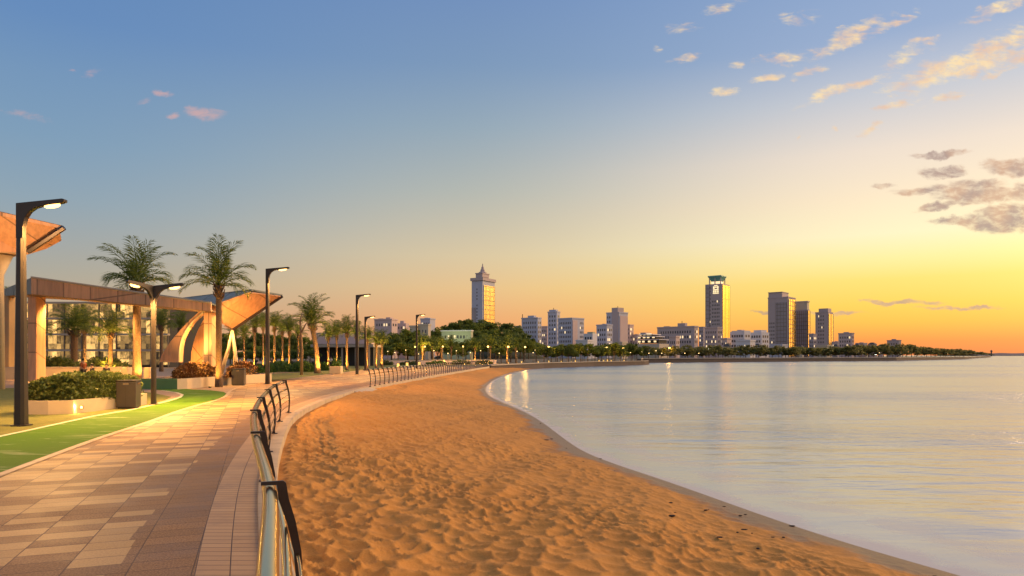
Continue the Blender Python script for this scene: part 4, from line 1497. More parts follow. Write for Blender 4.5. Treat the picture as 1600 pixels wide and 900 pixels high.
for i in range(N_):
    pass
tops = [cv(i / N_, 0) for i in range(N_ + 1)]
bots = [cv(i / N_, 1) for i in range(N_ + 1)]
PT, PBt = at(5, 453, 58), at(5, 462.5, 58)
bb_ = [Vector((b.x, b.y + 5.5, b.z + .02)) for b in bots]
bt_ = [Vector((b.x, b.y + 6.0, t.z - .35)) for b, t in zip(bots, tops)]
shell(cn, 'fascia', [[tops[i], tops[i + 1], bots[i + 1], bots[i]] for i in range(N_)], .12, 'canopy_skin', c0)
shell(cn, 'side_panel', [[PT, tops[0], bots[0] + Vector((-.01, 0, 0)), PBt]], .1, 'canopy_top', c0)
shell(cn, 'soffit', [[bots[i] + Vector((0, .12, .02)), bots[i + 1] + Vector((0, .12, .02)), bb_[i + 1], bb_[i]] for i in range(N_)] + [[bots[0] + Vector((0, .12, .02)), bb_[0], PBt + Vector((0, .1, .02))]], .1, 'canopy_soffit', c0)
shell(cn, 'roof', [[tops[i] + Vector((0, .1, -.02)), tops[i + 1] + Vector((0, .1, -.02)), bt_[i + 1], bt_[i]] for i in range(N_)], .1, 'canopy_top', c0)
edge = MB(); edge.tube([t - c0 + Vector((0, -.05, .03)) for t in tops], .09, 6); edge.build('edge_trim', M['pale_concrete'], cn)


def column(o, c0, px0, px1, Y, ztop, z0, mat, name='column'):
    a, b_ = at(px0, 0, Y), at(px1, 0, Y)
    q = MB(); q.box(a.x - c0.x, b_.x - c0.x, Y - c0.y, Y + 1.1 - c0.y, z0, ztop)
    return q.build(name, M[mat], o, bevel=.05)


column(cn, c0, 43, 56.5, 52, bots[0].z + .0, 0, 'canopy_skin')
column(cn, c0, 1, 14, 57, PBt.z, 0, 'canopy_soffit')
column(cn, c0, 318, 331, 48, 5.0, 0.55, 'canopy_skin')
# the curved arch beside the right column: a tapering wall with a bright rim
arch_o = []; arch_i = []
for k in range(14):
    t = k / 13
    arch_o.append(at(252 + 70 * t ** 1.15, 566 - 86 * t ** .82, 50))
    arch_i.append(at(283 + 38 * t ** 2.2, 566 - 78 * t ** .78, 50))
shell(cn, 'arch', [[arch_o[k], arch_o[k + 1], arch_i[k + 1], arch_i[k]] for k in range(13)], .6, 'canopy_skin', c0)
q = MB(); q.tube([p - c0 + Vector((.02, -.36, 0)) for p in arch_i], .07, 6); q.build('arch_rim', M['pale_concrete'], cn)
arch2_o = [at(300 + 22 * (k / 11) ** 1.6, 566 - 70 * (k / 11) ** .8, 53) for k in range(12)]
arch2_i = [at(318 + 4 * (k / 11), 566 - 66 * (k / 11), 53) for k in range(12)]
shell(cn, 'arch', [[arch2_o[k], arch2_o[k + 1], arch2_i[k + 1], arch2_i[k]] for k in range(11)], .4, 'canopy_orange', c0)
spot('canopy_light', at(300, 560, 46), at(312, 495, 50), 1500, 80, (1, .55, .16), .9, .2)

co = empty('canopy', at(362, 0, 52), 'upswept folded canopy with an orange underside and a pointed right tip', 'canopy', 'park canopies')
co.location.z = 0; c1 = co.location.copy()
A, B, C, D, E, Gp = at(390, 457, 50), at(440, 463.5, 53), at(363, 515, 51), at(286, 466, 57), at(330, 479, 48.2), at(338, 500, 48.8)
H_ = at(352, 482, 49.0)
shell(co, 'underside', [[A, B, C], [A, C, H_], [H_, C, Gp], [H_, Gp, E], [A, H_, E]], .0, 'canopy_orange', c1)
up = Vector((0, .35, .22))
shell(co, 'roof', [[D, A + up * .2, E + Vector((0, .3, .12))], [D, A + up, at(400, 468, 58)], [A + up, B + up * .6, at(400, 468, 58)]], .12, 'canopy_top', c1)
q = MB(); q.tube([p - c1 for p in (C, B + Vector((.05, 0, .03)))], .13, 6); q.build('edge_beam', M['post_paint'], co)
q = MB(); q.tube([p - c1 for p in (A, B)], .06, 6); q.tube([p - c1 for p in (E, A)], .05, 6); q.build('edge_trim', M['canopy_skin'], co)
q = MB()
base = at(360, 568, 51); base.z = 0
for dx in (-.55, .35):
    q = MB(); q.tube([base - c1 + Vector((dx * 1.6, 0, 0)), C - c1 + Vector((dx * .5, 0, -1.4)), C - c1], [.18, .14, .09], 8); q.build('leg', M['pale_concrete'], co, True)
q = MB(); q.tube([C - c1, H_ - c1 + Vector((-.2, .5, -1.2))], .07, 6); q.build('strut', M['steel'], co)
spot('canopy_light', at(352, 540, 46.5), at(385, 480, 51), 1300, 75, (1, .45, .12), .9, .2)

cu = empty('canopy', at(0, 0, 38), 'high canopy with a warm patterned underside at the left border above the tall lamp', 'canopy', 'park canopies')
cu.location.z = 0; c2 = cu.location.copy()
U = [at(-120, 312, 36), at(93, 357, 40), at(96, 376, 41), at(72, 389, 41), at(42, 398, 40), at(-120, 386, 36)]
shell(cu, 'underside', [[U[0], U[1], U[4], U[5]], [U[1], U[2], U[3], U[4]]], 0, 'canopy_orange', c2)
shell(cu, 'roof', [[U[0] + Vector((0, .5, .25)), U[1] + Vector((0, .3, .15)), at(78, 351, 47), at(-150, 318, 46)]], .15, 'canopy_skin', c2)
shell(cu, 'fascia', [[U[0] + Vector((0, -.05, 0)), U[1] + Vector((0, -.05, 0)), U[1] + Vector((0, -.05, .17)), U[0] + Vector((0, -.05, .25))]], .1, 'canopy_skin', c2)
q = MB(); q.tube([p - c2 for p in (at(100, 355.5, 39.8), at(43, 393, 39.6))], .16, 6); q.build('edge_beam', M['dark_metal'], cu)
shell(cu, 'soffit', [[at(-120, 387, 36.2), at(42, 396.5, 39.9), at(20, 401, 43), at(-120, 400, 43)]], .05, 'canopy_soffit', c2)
cb = at(-1, 565, 40); cb.z = 0
q = MB(); q.tube([cb - c2, at(-1, 430, 40) - c2, at(3, 398, 40) - c2], [.28, .22, .55], 10); q.build('column', M['pale_concrete'], cu, True)
spot('canopy_light', at(30, 470, 35), at(40, 370, 39), 2200, 90, (1, .52, .2), .9, .2)


for px, yy_ in ((90, 464), (170, 472), (250, 482)):
    q = at(px, yy_, 53.5)
    spot('canopy_light', q - Vector((0, 0, .3)), q - Vector((0, -1.0, 6)), 3800, 140, (1, .50, .13), .8, .2)

# ------------------------------------------------------------------ the glass hall
gh = empty('glass_hall', at(120, 0, 112), 'wide glass hall with warm lit rooms behind the canopy', 'hall')
gh.location.z = 0; c3 = gh.location.copy()
xa, xb = at(-90, 0, 112).x - c3.x, at(262, 0, 112).x - c3.x
q = MB(); q.box(xa, xb, .6, 14, 0, 10.6); q.build('core', M['dark_interior'], gh)
for i, z in enumerate((0.1, 2.7, 5.3, 7.9)):
    q = MB(); q.box(xa, xb, .30, .50, z + .3, z + 2.55); q.build('glazing', M['hall_glazing'], gh)
    q = MB(); q.box(xa - .1, xb + .1, -.25, .58, z + 2.56, z + 2.86); q.build('floor_slab', M['white_frame'], gh)
q = MB()
n = int((xb - xa) / 2.8)
for i in range(n + 1):
    x = xa + (xb - xa) * i / n
    q.box(x - .08, x + .08, .1, .28, 0, 10.4)
q.build('mullion', M['mullion'], gh)
# low shaded cafe
cf = empty('cafe', at(520, 0, 128), 'low flat-roofed cafe with a pale roof edge behind the grove', 'cafe'); cf.location.z = 0
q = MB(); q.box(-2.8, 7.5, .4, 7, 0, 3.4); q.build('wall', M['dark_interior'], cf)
q = MB(); q.box(-3.6, 8, -2, 7.5, 3.5, 4.0); q.build('roof', M['white_frame'], cf)
q = MB(); q.box(-3.3, 7.2, -.2, 3, 4.1, 6.2); q.build('upper_storey', M['wall_pink'], cf)
for i in range(5):
    q = MB(); q.box(-3 + i * 2.5, -2.75 + i * 2.5, -1.6, -1.35, 0, 3.497); q.build('column', M['white_frame'], cf)


# ------------------------------------------------------------------ people
def skin_mesh(name, joints, bones, mat, parent, sub=1):
    me = bpy.data.meshes.new(name)
    names = list(joints)
    me.from_pydata([joints[k][0] for k in names], [(names.index(a), names.index(b_)) for a, b_ in bones], [])
    ob = bpy.data.objects.new(name, me)
    COL.objects.link(ob)
    ob.modifiers.new('skin', 'SKIN')
    s = ob.modifiers.new('sub', 'SUBSURF'); s.levels = sub; s.render_levels = sub
    for i, k in enumerate(names):
        r = joints[k][1]
        me.skin_vertices[0].data[i].radius = (r, r)
        me.skin_vertices[0].data[i].use_root = (i == 0)
    dg = bpy.context.evaluated_depsgraph_get()
    nm = bpy.data.meshes.new_from_object(ob.evaluated_get(dg))
    bpy.data.objects.remove(ob)
    nm.materials.clear(); nm.materials.append(M[mat]); nm.shade_smooth()
    return link(name, nm, parent)


def person(pos, rz, label, sit=False, top='dark_cloth', legs='dark_cloth', walk=0.0, group=None):
    o = empty('person', pos, label, 'person', group, rz)
    hz = 0.50 if sit else 0.92
    J = {}
    J['pelvis'] = ((0, 0, hz), .13)
    J['waist'] = ((0, -.02 if not sit else .0, hz + .2), .12)
    J['chest'] = ((0, .0, hz + .42), .14)
    J['neck'] = ((0, -.02, hz + .57), .055)
    J['head'] = ((0, -.04, hz + .70), .095)
    J['crown'] = ((0, -.03, hz + .79), .07)
    J['nose'] = ((0, -.135, hz + .69), .018)
    for s, nm in ((1, 'l'), (-1, 'r')):
        J['sh' + nm] = ((s * .18, 0, hz + .50), .06)
        J['el' + nm] = ((s * .23, -.05, hz + .22), .045)
        J['wr' + nm] = ((s * .19, -.25 if sit else -.08 - walk * s * .2, hz + (.10 if sit else -.02)), .032)
        J['ha' + nm] = ((s * .17, -.33 if sit else -.1 - walk * s * .24, hz + (.08 if sit else -.10)), .028)
        J['hip' + nm] = ((s * .1, 0, hz - .04), .10)
        J['kn' + nm] = ((s * .12, -.44 if sit else -.03 - walk * s * .14, .49 if sit else .48), .065)
        J['an' + nm] = ((s * .12, -.42 if sit else walk * -s * .22, .09), .04)
        J['to' + nm] = ((s * .12, (-.60 if sit else -.16 + walk * -s * .22), .04), .035)
    limbs = lambda *ks: [(a + n_, b_ + n_) for n_ in 'lr' for a, b_ in ks]
    bones = [('pelvis', 'waist'), ('waist', 'chest'), ('chest', 'neck'), ('neck', 'head'), ('head', 'crown'), ('head', 'nose')]
    bones += [('chest', 'shl'), ('chest', 'shr'), ('pelvis', 'hipl'), ('pelvis', 'hipr')] + limbs(('sh', 'el'), ('el', 'wr'), ('wr', 'ha'), ('hip', 'kn'), ('kn', 'an'), ('an', 'to'))
    skin_mesh('body', J, bones, 'skin', o)
    g = lambda ks, k: {q: (J[q][0], J[q][1] + k) for q in ks}
    skin_mesh('shirt', g(['pelvis', 'waist', 'chest', 'shl', 'shr', 'ell', 'elr'], .022), [('pelvis', 'waist'), ('waist', 'chest'), ('chest', 'shl'), ('chest', 'shr'), ('shl', 'ell'), ('shr', 'elr')], top, o)
    skin_mesh('trousers', g(['pelvis', 'hipl', 'hipr', 'knl', 'knr', 'anl', 'anr'], .018), [('pelvis', 'hipl'), ('pelvis', 'hipr'), ('hipl', 'knl'), ('hipr', 'knr'), ('knl', 'anl'), ('knr', 'anr')], legs, o)
    hr = MB(); hr.ball((0, .0, hz + .77), .115, 10, 8, (.95, 1.05, .9)); hr.build('hair', M['hair'], o, True)
    return o


def bench(pos, rz, label):
    o = empty('bench', pos, label, 'bench', None, rz)
    q = MB(); q.box(-1.3, 1.3, -.22, .22, .40, .46); q.build('seat', M['white_frame'], o)
    for x in (-1.0, 1.0):
        q = MB(); q.box(x - .06, x + .06, -.18, .18, 0, .397); q.build('leg', M['post_paint'], o)
    return o


sp = at(155, 0, 53); sp.z = 0
bench(sp, 0.05, 'pale bench with two people sitting on it near the low wall')
person(sp + Vector((-.55, .02, 0)), R(-35), 'person in dark clothes sitting on the left of the bench', True)
person(sp + Vector((.55, .02, 0)), R(40), 'person in dark clothes sitting on the right of the bench', True)
wp = at(130, 0, 50); wp.z = 0
person(wp, R(70), 'person in a red-brown top walking in front of the low wall', False, 'red_cloth', 'dark_cloth', .8)
for px, Y, rz, lab, tp, wk in ((375, 60, 20, 'person in dark clothes standing behind the far litter bin', 'dark_cloth', .2), (401, 85, -30, 'person in dark clothes standing left of the lone tall lamp post', 'dark_cloth', .2),
                               (424, 100, 60, 'person in dark clothes standing among the grove palms right of the lone lamp post', 'dark_cloth', .5), (517, 105, 0, 'person in a pale shirt by the planter box in front of the cafe', 'white_cloth', .3)):
    p_ = at(px, 0, Y); p_.z = 0
    person(p_, R(rz), lab, False, tp, 'dark_cloth', wk)


# ------------------------------------------------------------------ the skyline
WINM = {}


def win_mesh(w, h, mat):
    key = (round(w, 2), round(h, 2), mat)
    if key not in WINM:
        b = MB()
        b.box(-w / 2, w / 2, -0.04, 0.02, -h / 2, h / 2)
        me = b.mesh('window', M[mat])
        WINM[key] = me
    return WINM[key]


def facade(root, org, ax, width, ztop, zlow, cols, floor_h, wfrac, lit, margin=0.08, hfrac=.5, kinds=('window_glass', 'lit_window'), skip=None):
    """windows along a face that starts at org (local) and runs along ax; outward normal is ax turned right"""
    nrm = Vector((ax.y, -ax.x, 0))
    rot = math.atan2(ax.y, ax.x)
    cw = width * (1 - 2 * margin) / cols
    z = ztop - floor_h * .75
    k = 0
    while z > zlow:
        for c in range(cols):
            if skip and skip(c, k):
                continue
            m = kinds[1] if random.random() < lit else kinds[0]
            o = link('window', win_mesh(cw * wfrac, floor_h * hfrac, m), root)
            p = org + ax * (width * margin + cw * (c + .5)) + nrm * 0.0
            o.location = (p.x, p.y, z)
            o.rotation_euler = (0, 0, rot)
        z -= floor_h
        k += 1


class Block:
    """a building seen on its corner: front face from px x0 to xs, right face from xs to x1"""
    def __init__(self, x0, xs, x1, ytop, Y, label, cat, wall, side=None, turn=32, name='apartment_block', group='buildings of the skyline', z0=0.0):
        S = at(xs, HOR, Y)
        th = math.atan2(S.x, S.y) + R(turn)
        c, s = math.cos(th), math.sin(th)
        u0, u1 = (x0 - 800) / F, (x1 - 800) / F
        self.w = (S.x - u0 * S.y) / (c + u0 * s)
        self.d = (u1 * S.y - S.x) / (s - u1 * c)
        self.z0 = z0
        self.H = CZ + (HOR - ytop) / F * Y
        self.Y = Y
        self.root = empty(name, (S.x, S.y, 0), label, cat, group)
        self.S = S
        self.a = Vector((-c, s, 0)); self.b = Vector((s, c, 0))
        self.wall = wall; self.side = side or wall
        self.body('wall', 0, self.H, 0, self.w, 0, self.d, wall)

    def z(self, py):
        return CZ + (HOR - py) / F * self.Y

    def P(self, i, j, z):
        v = self.a * i + self.b * j
        return Vector((v.x, v.y, z))

    def body(self, name, z0, z1, i0, i1, j0, j1, mat):
        q = MB()
        q.loft([[self.P(i0, j0, z), self.P(i1, j0, z), self.P(i1, j1, z), self.P(i0, j1, z)] for z in (z0, z1)])
        return q.build(name, M[mat], self.root)

    def box(self, name, fx0, fx1, fy0, fy1, ytop, mat, zb=None):
        z0 = self.H + .004 if zb is None else zb
        return self.body(name, z0, self.z(ytop), self.w * fx0, self.w * fx1, self.d * fy0, self.d * fy1, mat)

    def parapet(self, mat=None, h=.8, out=.25):
        q = MB()
        w, d = self.w, self.d
        z = self.H + .003
        rg = lambda o_, zz: [self.P(-o_, -o_, zz), self.P(w + o_, -o_, zz), self.P(w + o_, d + o_, zz), self.P(-o_, d + o_, zz)]
        q.loft([rg(out, z), rg(out, z + h), rg(-.3, z + h), rg(-.3, z)], cap=False)
        q.build('parapet', M[mat or self.wall], self.root)

    def win_front(self, cols, fh, lit=.1, wf=.55, ylow=547, top=None, x0=0.0, x1=1.0, hf=.5, kinds=('window_glass', 'lit_window'), skip=None):
        org = self.P(self.w * x1, 0, 0)
        facade(self.root, org, -self.a, self.w * (x1 - x0), top or self.H - .5, max(2.5, self.z(ylow)), cols, fh, wf, lit, hfrac=hf, kinds=kinds, skip=skip)

    def win_side(self, cols, fh, lit=.1, wf=.55, ylow=547, top=None, y0=0.0, y1=1.0, hf=.5, kinds=('window_glass', 'lit_window'), skip=None):
        org = self.P(0, self.d * y0, 0)
        facade(self.root, org, self.b, self.d * (y1 - y0), top or self.H - .5, max(2.5, self.z(ylow)), cols, fh, wf, lit, hfrac=hf, kinds=kinds, skip=skip)

    def curtain(self, side, mat, nx, fh, f0=0.04, f1=.96, top=None, name='curtain_wall', bar=.25):
        """a glass curtain wall with its grid of mullions on one face"""
        L = self.w if side == 'front' else self.d
        ax = self.a if side == 'front' else self.b
        nv = -self.b if side == 'front' else -self.a
        zt = top or self.H - 1.0
        z0 = 1.0
        q = MB()
        a0, a1 = ax * (L * f0), ax * (L * f1)
        q.loft([[a0 + nv * .02 + Vector((0, 0, z)), a1 + nv * .02 + Vector((0, 0, z)), a1 + nv * .3 + Vector((0, 0, z)), a0 + nv * .3 + Vector((0, 0, z))] for z in (z0, zt)])
        g = q.build(name, M[mat], self.root)
        q = MB()
        for k in range(nx + 1):
            p = ax * (L * (f0 + (f1 - f0) * k / nx))
            h = ax * bar / 2
            q.loft([[p - h + nv * .31 + Vector((0, 0, z)), p + h + nv * .31 + Vector((0, 0, z)), p + h + nv * .5 + Vector((0, 0, z)), p - h + nv * .5 + Vector((0, 0, z))] for z in (z0, zt)])
        z = z0 + fh
        while z < zt:
            q.loft([[a0 + nv * .31 + Vector((0, 0, zz)), a1 + nv * .31 + Vector((0, 0, zz)), a1 + nv * .46 + Vector((0, 0, zz)), a0 + nv * .46 + Vector((0, 0, zz))] for zz in (z - bar * .5, z + bar * .5)])
            z += fh
        mm = q.build('mullion_grid', M['mullion'], g)
        return g

    def mast(self, i, j, z0, ytop, r=.25):
        q = MB(); p = self.P(self.w * i, self.d * j, 0)
        q.tube([p + Vector((0, 0, z0)), p + Vector((0, 0, self.z(ytop)))], r, 6)
        q.build('antenna', M['post_paint'], self.root)


# the hill tower with the crown and spire
T = Block(737, 754, 773, 438, 760, 'tall slab tower with golden glass side and stepped spire crown on the wooded hill', 'tower', 'wall_bluegrey', turn=32, name='tower')
T.win_front(1, 3.6, 0.0, .5, ylow=500, x0=.40, x1=.62, top=T.H - 7, skip=lambda c, k: k % 7 == 4)
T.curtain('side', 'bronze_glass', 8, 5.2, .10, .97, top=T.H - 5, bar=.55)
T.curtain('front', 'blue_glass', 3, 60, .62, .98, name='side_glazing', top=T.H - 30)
T.parapet('wall_brown', 3.2, 1.2)
T.box('crown_storey', .10, .72, .08, .62, 427, 'wall_brown')
T.box('crown_ledge', .07, .75, .06, .65, 425.5, 'wall_brown', zb=T.z(427.0) + .01)
T.box('crown_gallery', .06, .60, .10, .52, 432.2, 'roof_dark', zb=T.z(433.6))
q = MB()
p = T.P(T.w * .38, T.d * .34, 0)
for r, z in ((5.5, 425.3), (4.6, 422.5), (3.2, 421.5), (3.0, 418.0), (1.8, 417.4), (1.5, 414.5), (.8, 414), (.35, 409.5)):
    pass
q.loft([[p + Vector((r * math.cos(a * .785), r * math.sin(a * .785), T.z(y))) for a in range(8)] for r, y in ((4.6, 425.4), (4.4, 423.4), (2.7, 422.8), (2.4, 419.5), (1.7, 418.9), (1.4, 415.5), (.8, 414.8), (.3, 409.8))])
q.build('spire', M['wall_brown'], T.root)

# teal-roofed tower
T = Block(1102, 1128, 1140, 443, 640, 'tall tower with a flared teal roof and a blazing gold right side', 'tower', 'wall_brown', turn=21, name='tower')
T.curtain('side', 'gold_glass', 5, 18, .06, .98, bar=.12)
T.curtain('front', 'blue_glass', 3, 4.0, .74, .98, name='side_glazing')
T.win_front(5, 3.6, .16, .6, ylow=540, x0=.08, x1=.66, top=T.z(466))
T.win_front(1, 3.6, .1, .8, ylow=540, x0=.67, x1=.73)
q = MB()
p = T.P(T.w * .52, T.d * .5, 0)
rg = lambda k, z: [T.P(T.w * .52 + a * T.w * .5 * k, T.d * .5 + b_ * T.d * .42 * k, z) for a, b_ in ((-1, -1), (1, -1), (1, 1), (-1, 1))]
q.loft([rg(.50, T.z(438)), rg(.66, T.z(434)), rg(.82, T.z(430.5)), rg(.82, T.z(429))])
q.build('flared_roof', M['roof_teal'], T.root)
q = MB(); q.loft([rg(.50, T.H), rg(.50, T.z(438) - .01)]); q.build('lantern', M['lit_window'], T.root)
for a, b_ in ((-.66, -.66), (.66, -.66), (.66, .66), (-.66, .66), (0, -.66)):
    q = MB()
    c_ = T.P(T.w * .52 + a * T.w * .5, T.d * .5 + b_ * T.d * .42, 0)
    q.tube([c_ + Vector((0, 0, T.H)), c_ + Vector((0, 0, T.z(432)))], .55, 6)
    q.build('column', M['wall_brown'], T.root)
em = MB()                                            # lit emblem under the crown: a roof, two posts, two bars
mx = -T.a
nv = -T.b
o_ = T.P(T.w * .36, 0, 0) + nv * .15
for u0, u1, y0, y1 in ((-1.6, 1.6, 446.2, 445), (-2.6, -1.2, 450.6, 446.8), (1.2, 2.6, 450.6, 446.8), (-.7, .7, 449, 447.3), (-2.6, 2.6, 453, 451.4), (-2.6, -1.2, 456.5, 453.6), (-.6, .6, 456.5, 453.6), (1.4, 2.6, 456.5, 453.6), (-2.8, 2.8, 458.4, 457.2)):
    em.loft([[o_ + mx * u0 + Vector((0, 0, z)), o_ + mx * u1 + Vector((0, 0, z)), o_ + mx * u1 + nv * .15 + Vector((0, 0, z)), o_ + mx * u0 + nv * .15 + Vector((0, 0, z))] for z in (T.z(y0), T.z(y1))])
em.build('emblem', M['emblem_glow'], T.root)

T = Block(1200, 1231, 1243, 465, 620, 'broad stepped tower with a golden gridded right side left of the dark glazed tower', 'tower', 'wall_brown', turn=19, name='tower')
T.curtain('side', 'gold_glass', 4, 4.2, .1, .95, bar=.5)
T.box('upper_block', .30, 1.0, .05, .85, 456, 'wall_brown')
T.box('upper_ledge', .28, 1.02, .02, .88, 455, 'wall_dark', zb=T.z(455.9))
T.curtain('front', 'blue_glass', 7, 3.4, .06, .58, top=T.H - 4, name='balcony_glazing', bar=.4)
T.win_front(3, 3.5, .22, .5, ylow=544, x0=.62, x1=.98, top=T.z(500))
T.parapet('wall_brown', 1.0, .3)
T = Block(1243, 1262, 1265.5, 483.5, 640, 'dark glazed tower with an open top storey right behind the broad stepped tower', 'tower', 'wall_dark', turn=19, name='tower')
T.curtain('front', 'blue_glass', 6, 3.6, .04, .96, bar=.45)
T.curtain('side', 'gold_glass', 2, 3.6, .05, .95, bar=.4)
T.box('open_storey', .06, .98, .05, .9, 472, 'wall_cream')
q = T.box('top_slab', .0, 1.02, .0, .95, 470, 'wall_brown', zb=T.z(471.9))
T = Block(1274, 1294, 1301.5, 488.5, 620, 'slim purple-grey tower with a golden right side, last of the tall ones on the right', 'tower', 'wall_brown', turn=18, name='tower')
T.curtain('side', 'gold_glass', 3, 90, .05, .97, bar=.9)
T.win_front(4, 3.4, .06, .5, ylow=546, x0=.25, x1=.85)
T.box('roof_block', .05, .78, .1, .8, 481.5, 'wall_brown')
T.parapet('wall_brown', .8, .2)

# the mid-rise blocks left of the teal-roofed tower
T = Block(815, 840, 846, 497.5, 470, 'pale blue-grey block with a roof box and an aerial, just right of the wooded hill', 'building', 'wall_bluegrey')
T.win_front(6, 3.2, .05, .5, ylow=541); T.win_side(2, 3.2, .45, .6, ylow=541, kinds=('window_glass', 'lit_window'))
T.box('roof_box', .28, .66, .2, .8, 492.5, 'wall_bluegrey'); T.mast(.97, .1, T.H, 490); T.parapet()
T = Block(846, 855, 863, 511, 520, 'small pinkish block squeezed between two blue-grey blocks', 'building', 'wall_pink')
T.win_front(3, 3.2, .2, .5, ylow=541); T.win_side(2, 3.2, .2, ylow=541); T.parapet()
T = Block(856, 870, 875, 488, 500, 'narrow tall blue-grey block with a taller stair head', 'building', 'wall_bluegrey')
T.win_front(3, 3.2, .06, .5, ylow=541); T.win_side(1, 3.2, .1, ylow=541)
T.box('stair_head', .15, .9, .1, .8, 483.5, 'wall_bluegrey'); T.mast(.5, .4, T.z(483.5), 480.5, .2); T.parapet()
T = Block(872, 894, 912.5, 498, 460, 'broad blue-grey block with a pink balcony side, third block right of the hill', 'building', 'wall_bluegrey', turn=40)
T.win_front(7, 3.1, .05, .55, ylow=541); T.win_side(3, 3.1, .3, .6, ylow=541, y0=0, y1=.45); T.win_side(3, 3.1, .1, .5, ylow=541, y0=.6, y1=1.0)
q = T.body('balcony_bay', 4, T.H - 1, -.35, -.02, T.d * .02, T.d * .42, 'wall_pink'); T.box('roof_box', .02, .35, .1, .5, 496.2, 'wall_dark'); T.parapet()
T = Block(912, 926, 933, 521, 440, 'low pale green-grey building with a small arched roof', 'building', 'wall_white')
T.win_front(3, 3.4, .1, .6, ylow=543); T.box('roof_box', .1, .7, .2, .8, 518.5, 'wall_green')
T = Block(932, 948, 957, 508.5, 450, 'blue-grey block with warm lit windows on its right side', 'building', 'wall_bluegrey', turn=38)
T.win_front(4, 3.2, .06, .55, ylow=541); T.win_side(3, 3.2, .5, .55, ylow=541); T.box('roof_box', .3, .55, .2, .6, 505.5, 'wall_dark'); T.parapet()
T = Block(947.5, 967, 981, 489, 500, 'tallest mid-rise block with a stepped dark stair core and pink side', 'building', 'wall_bluegrey', turn=38)
T.win_front(2, 3.2, .08, .5, ylow=541, x0=.62, x1=1.0); T.win_side(4, 3.2, .35, .6, ylow=541)
T.body('balcony_bay', 4, T.H - 2, -.35, -.02, T.d * .1, T.d * .95, 'wall_pink')
T.body('stair_core', 0, T.z(480.5), T.w * .04, T.w * .52, -.8, T.d * .6, 'wall_brown'); T.mast(.3, .3, T.z(480.5), 477.5, .2); T.parapet()
T = Block(979, 984, 990, 508.5, 520, 'pinkish block half hidden behind the tallest mid-rise block', 'building', 'wall_pink')
T.win_front(2, 3.2, .1, ylow=541); T.win_side(3, 3.2, .25, ylow=541); T.parapet()
# the terraced low building
tb = Block(990, 1030, 1045, 537, 400, 'low stepped building of wide terraces with warm lights', 'building', 'wall_cream', turn=30, name='terraced_building')
for k, (yb, yt, f0, f1) in enumerate(((536, 530, .0, .9), (529.2, 525, .15, .92), (524.4, 521.5, .3, .85))):
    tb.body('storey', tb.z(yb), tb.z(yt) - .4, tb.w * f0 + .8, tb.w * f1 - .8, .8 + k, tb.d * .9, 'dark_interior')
    tb.body('terrace_slab', tb.z(yt) - .39, tb.z(yt), tb.w * f0, tb.w * f1, k * .8, tb.d, 'wall_white')
    for i in range(4):
        f = f0 + (f1 - f0) * (i + .5 + random.uniform(-.2, .2)) / 4
        tb.body('window', tb.z(yb) + .5, tb.z(yb) + 1.5, tb.w * f, tb.w * f + 1.6, .6 + k, .795 + k, 'lit_window')
tb.body('roof_room', tb.z(521.4), tb.z(518.8), tb.w * .6, tb.w * .8, 2, tb.d * .7, 'wall_brown')
T = Block(1027, 1085, 1090.5, 511, 430, 'wide flat-topped brown block with two roof boxes', 'building', 'wall_brown', turn=34)
T.win_front(13, 3.2, .07, .5, ylow=542); T.win_side(2, 3.2, .4, .6, ylow=542)
T.box('roof_box', .70, .84, .2, .7, 508, 'wall_dark'); T.box('roof_box', .26, .46, .2, .8, 504, 'wall_brown'); T.mast(.36, .4, T.z(504), 500.5, .2); T.parapet()
T = Block(1092, 1099, 1103, 512, 520, 'narrow dark block left of the teal-roofed tower', 'building', 'wall_dark')
T.win_front(2, 3.3, .1, ylow=542); T.parapet()
T = Block(1101, 1121, 1129, 512.5, 470, 'brown block with many lit windows at the foot of the teal-roofed tower', 'building', 'wall_brown', turn=38)
T.win_front(6, 3.2, .3, .5, ylow=544); T.win_side(3, 3.2, .4, .5, ylow=544); T.parapet()
T = Block(1141, 1163, 1173, 518, 470, 'white low block just right of the teal-roofed tower', 'building', 'wall_white', turn=36)
T.win_front(5, 3.4, .06, .7, ylow=542); T.win_side(2, 3.4, .1, ylow=542); T.box('roof_box', .3, .6, .2, .7, 515, 'wall_pink'); T.box('roof_deck', .0, .9, .0, .9, 516.5, 'wall_white')
T = Block(1172, 1190, 1202, 519, 480, 'white low block with a hipped roof room, left of the broad stepped tower', 'building', 'wall_white', turn=36)
T.win_front(4, 3.4, .06, .7, ylow=542); T.win_side(3, 3.4, .1, ylow=542); T.box('roof_room', .1, .75, .1, .8, 515.5, 'wall_white')
T = Block(1310, 1331, 1334.5, 521.5, 560, 'boxy pinkish block with a roof box, alone right of the tall towers', 'building', 'wall_pink', turn=34)
T.win_front(5, 3.3, .08, .55, ylow=540); T.win_side(1, 3.3, .1, .6, ylow=540); T.box('roof_box', .3, .65, .2, .7, 518.5, 'wall_brown'); T.parapet('wall_brown')
T = Block(1386, 1404, 1408, 532.5, 640, 'small boxy block on the headland, last building on the right', 'building', 'wall_brown', turn=34)
T.win_front(4, 3.2, .08, .55, ylow=538); T.box('roof_box', .35, .65, .2, .7, 529.5, 'wall_dark'); T.parapet('wall_dark')
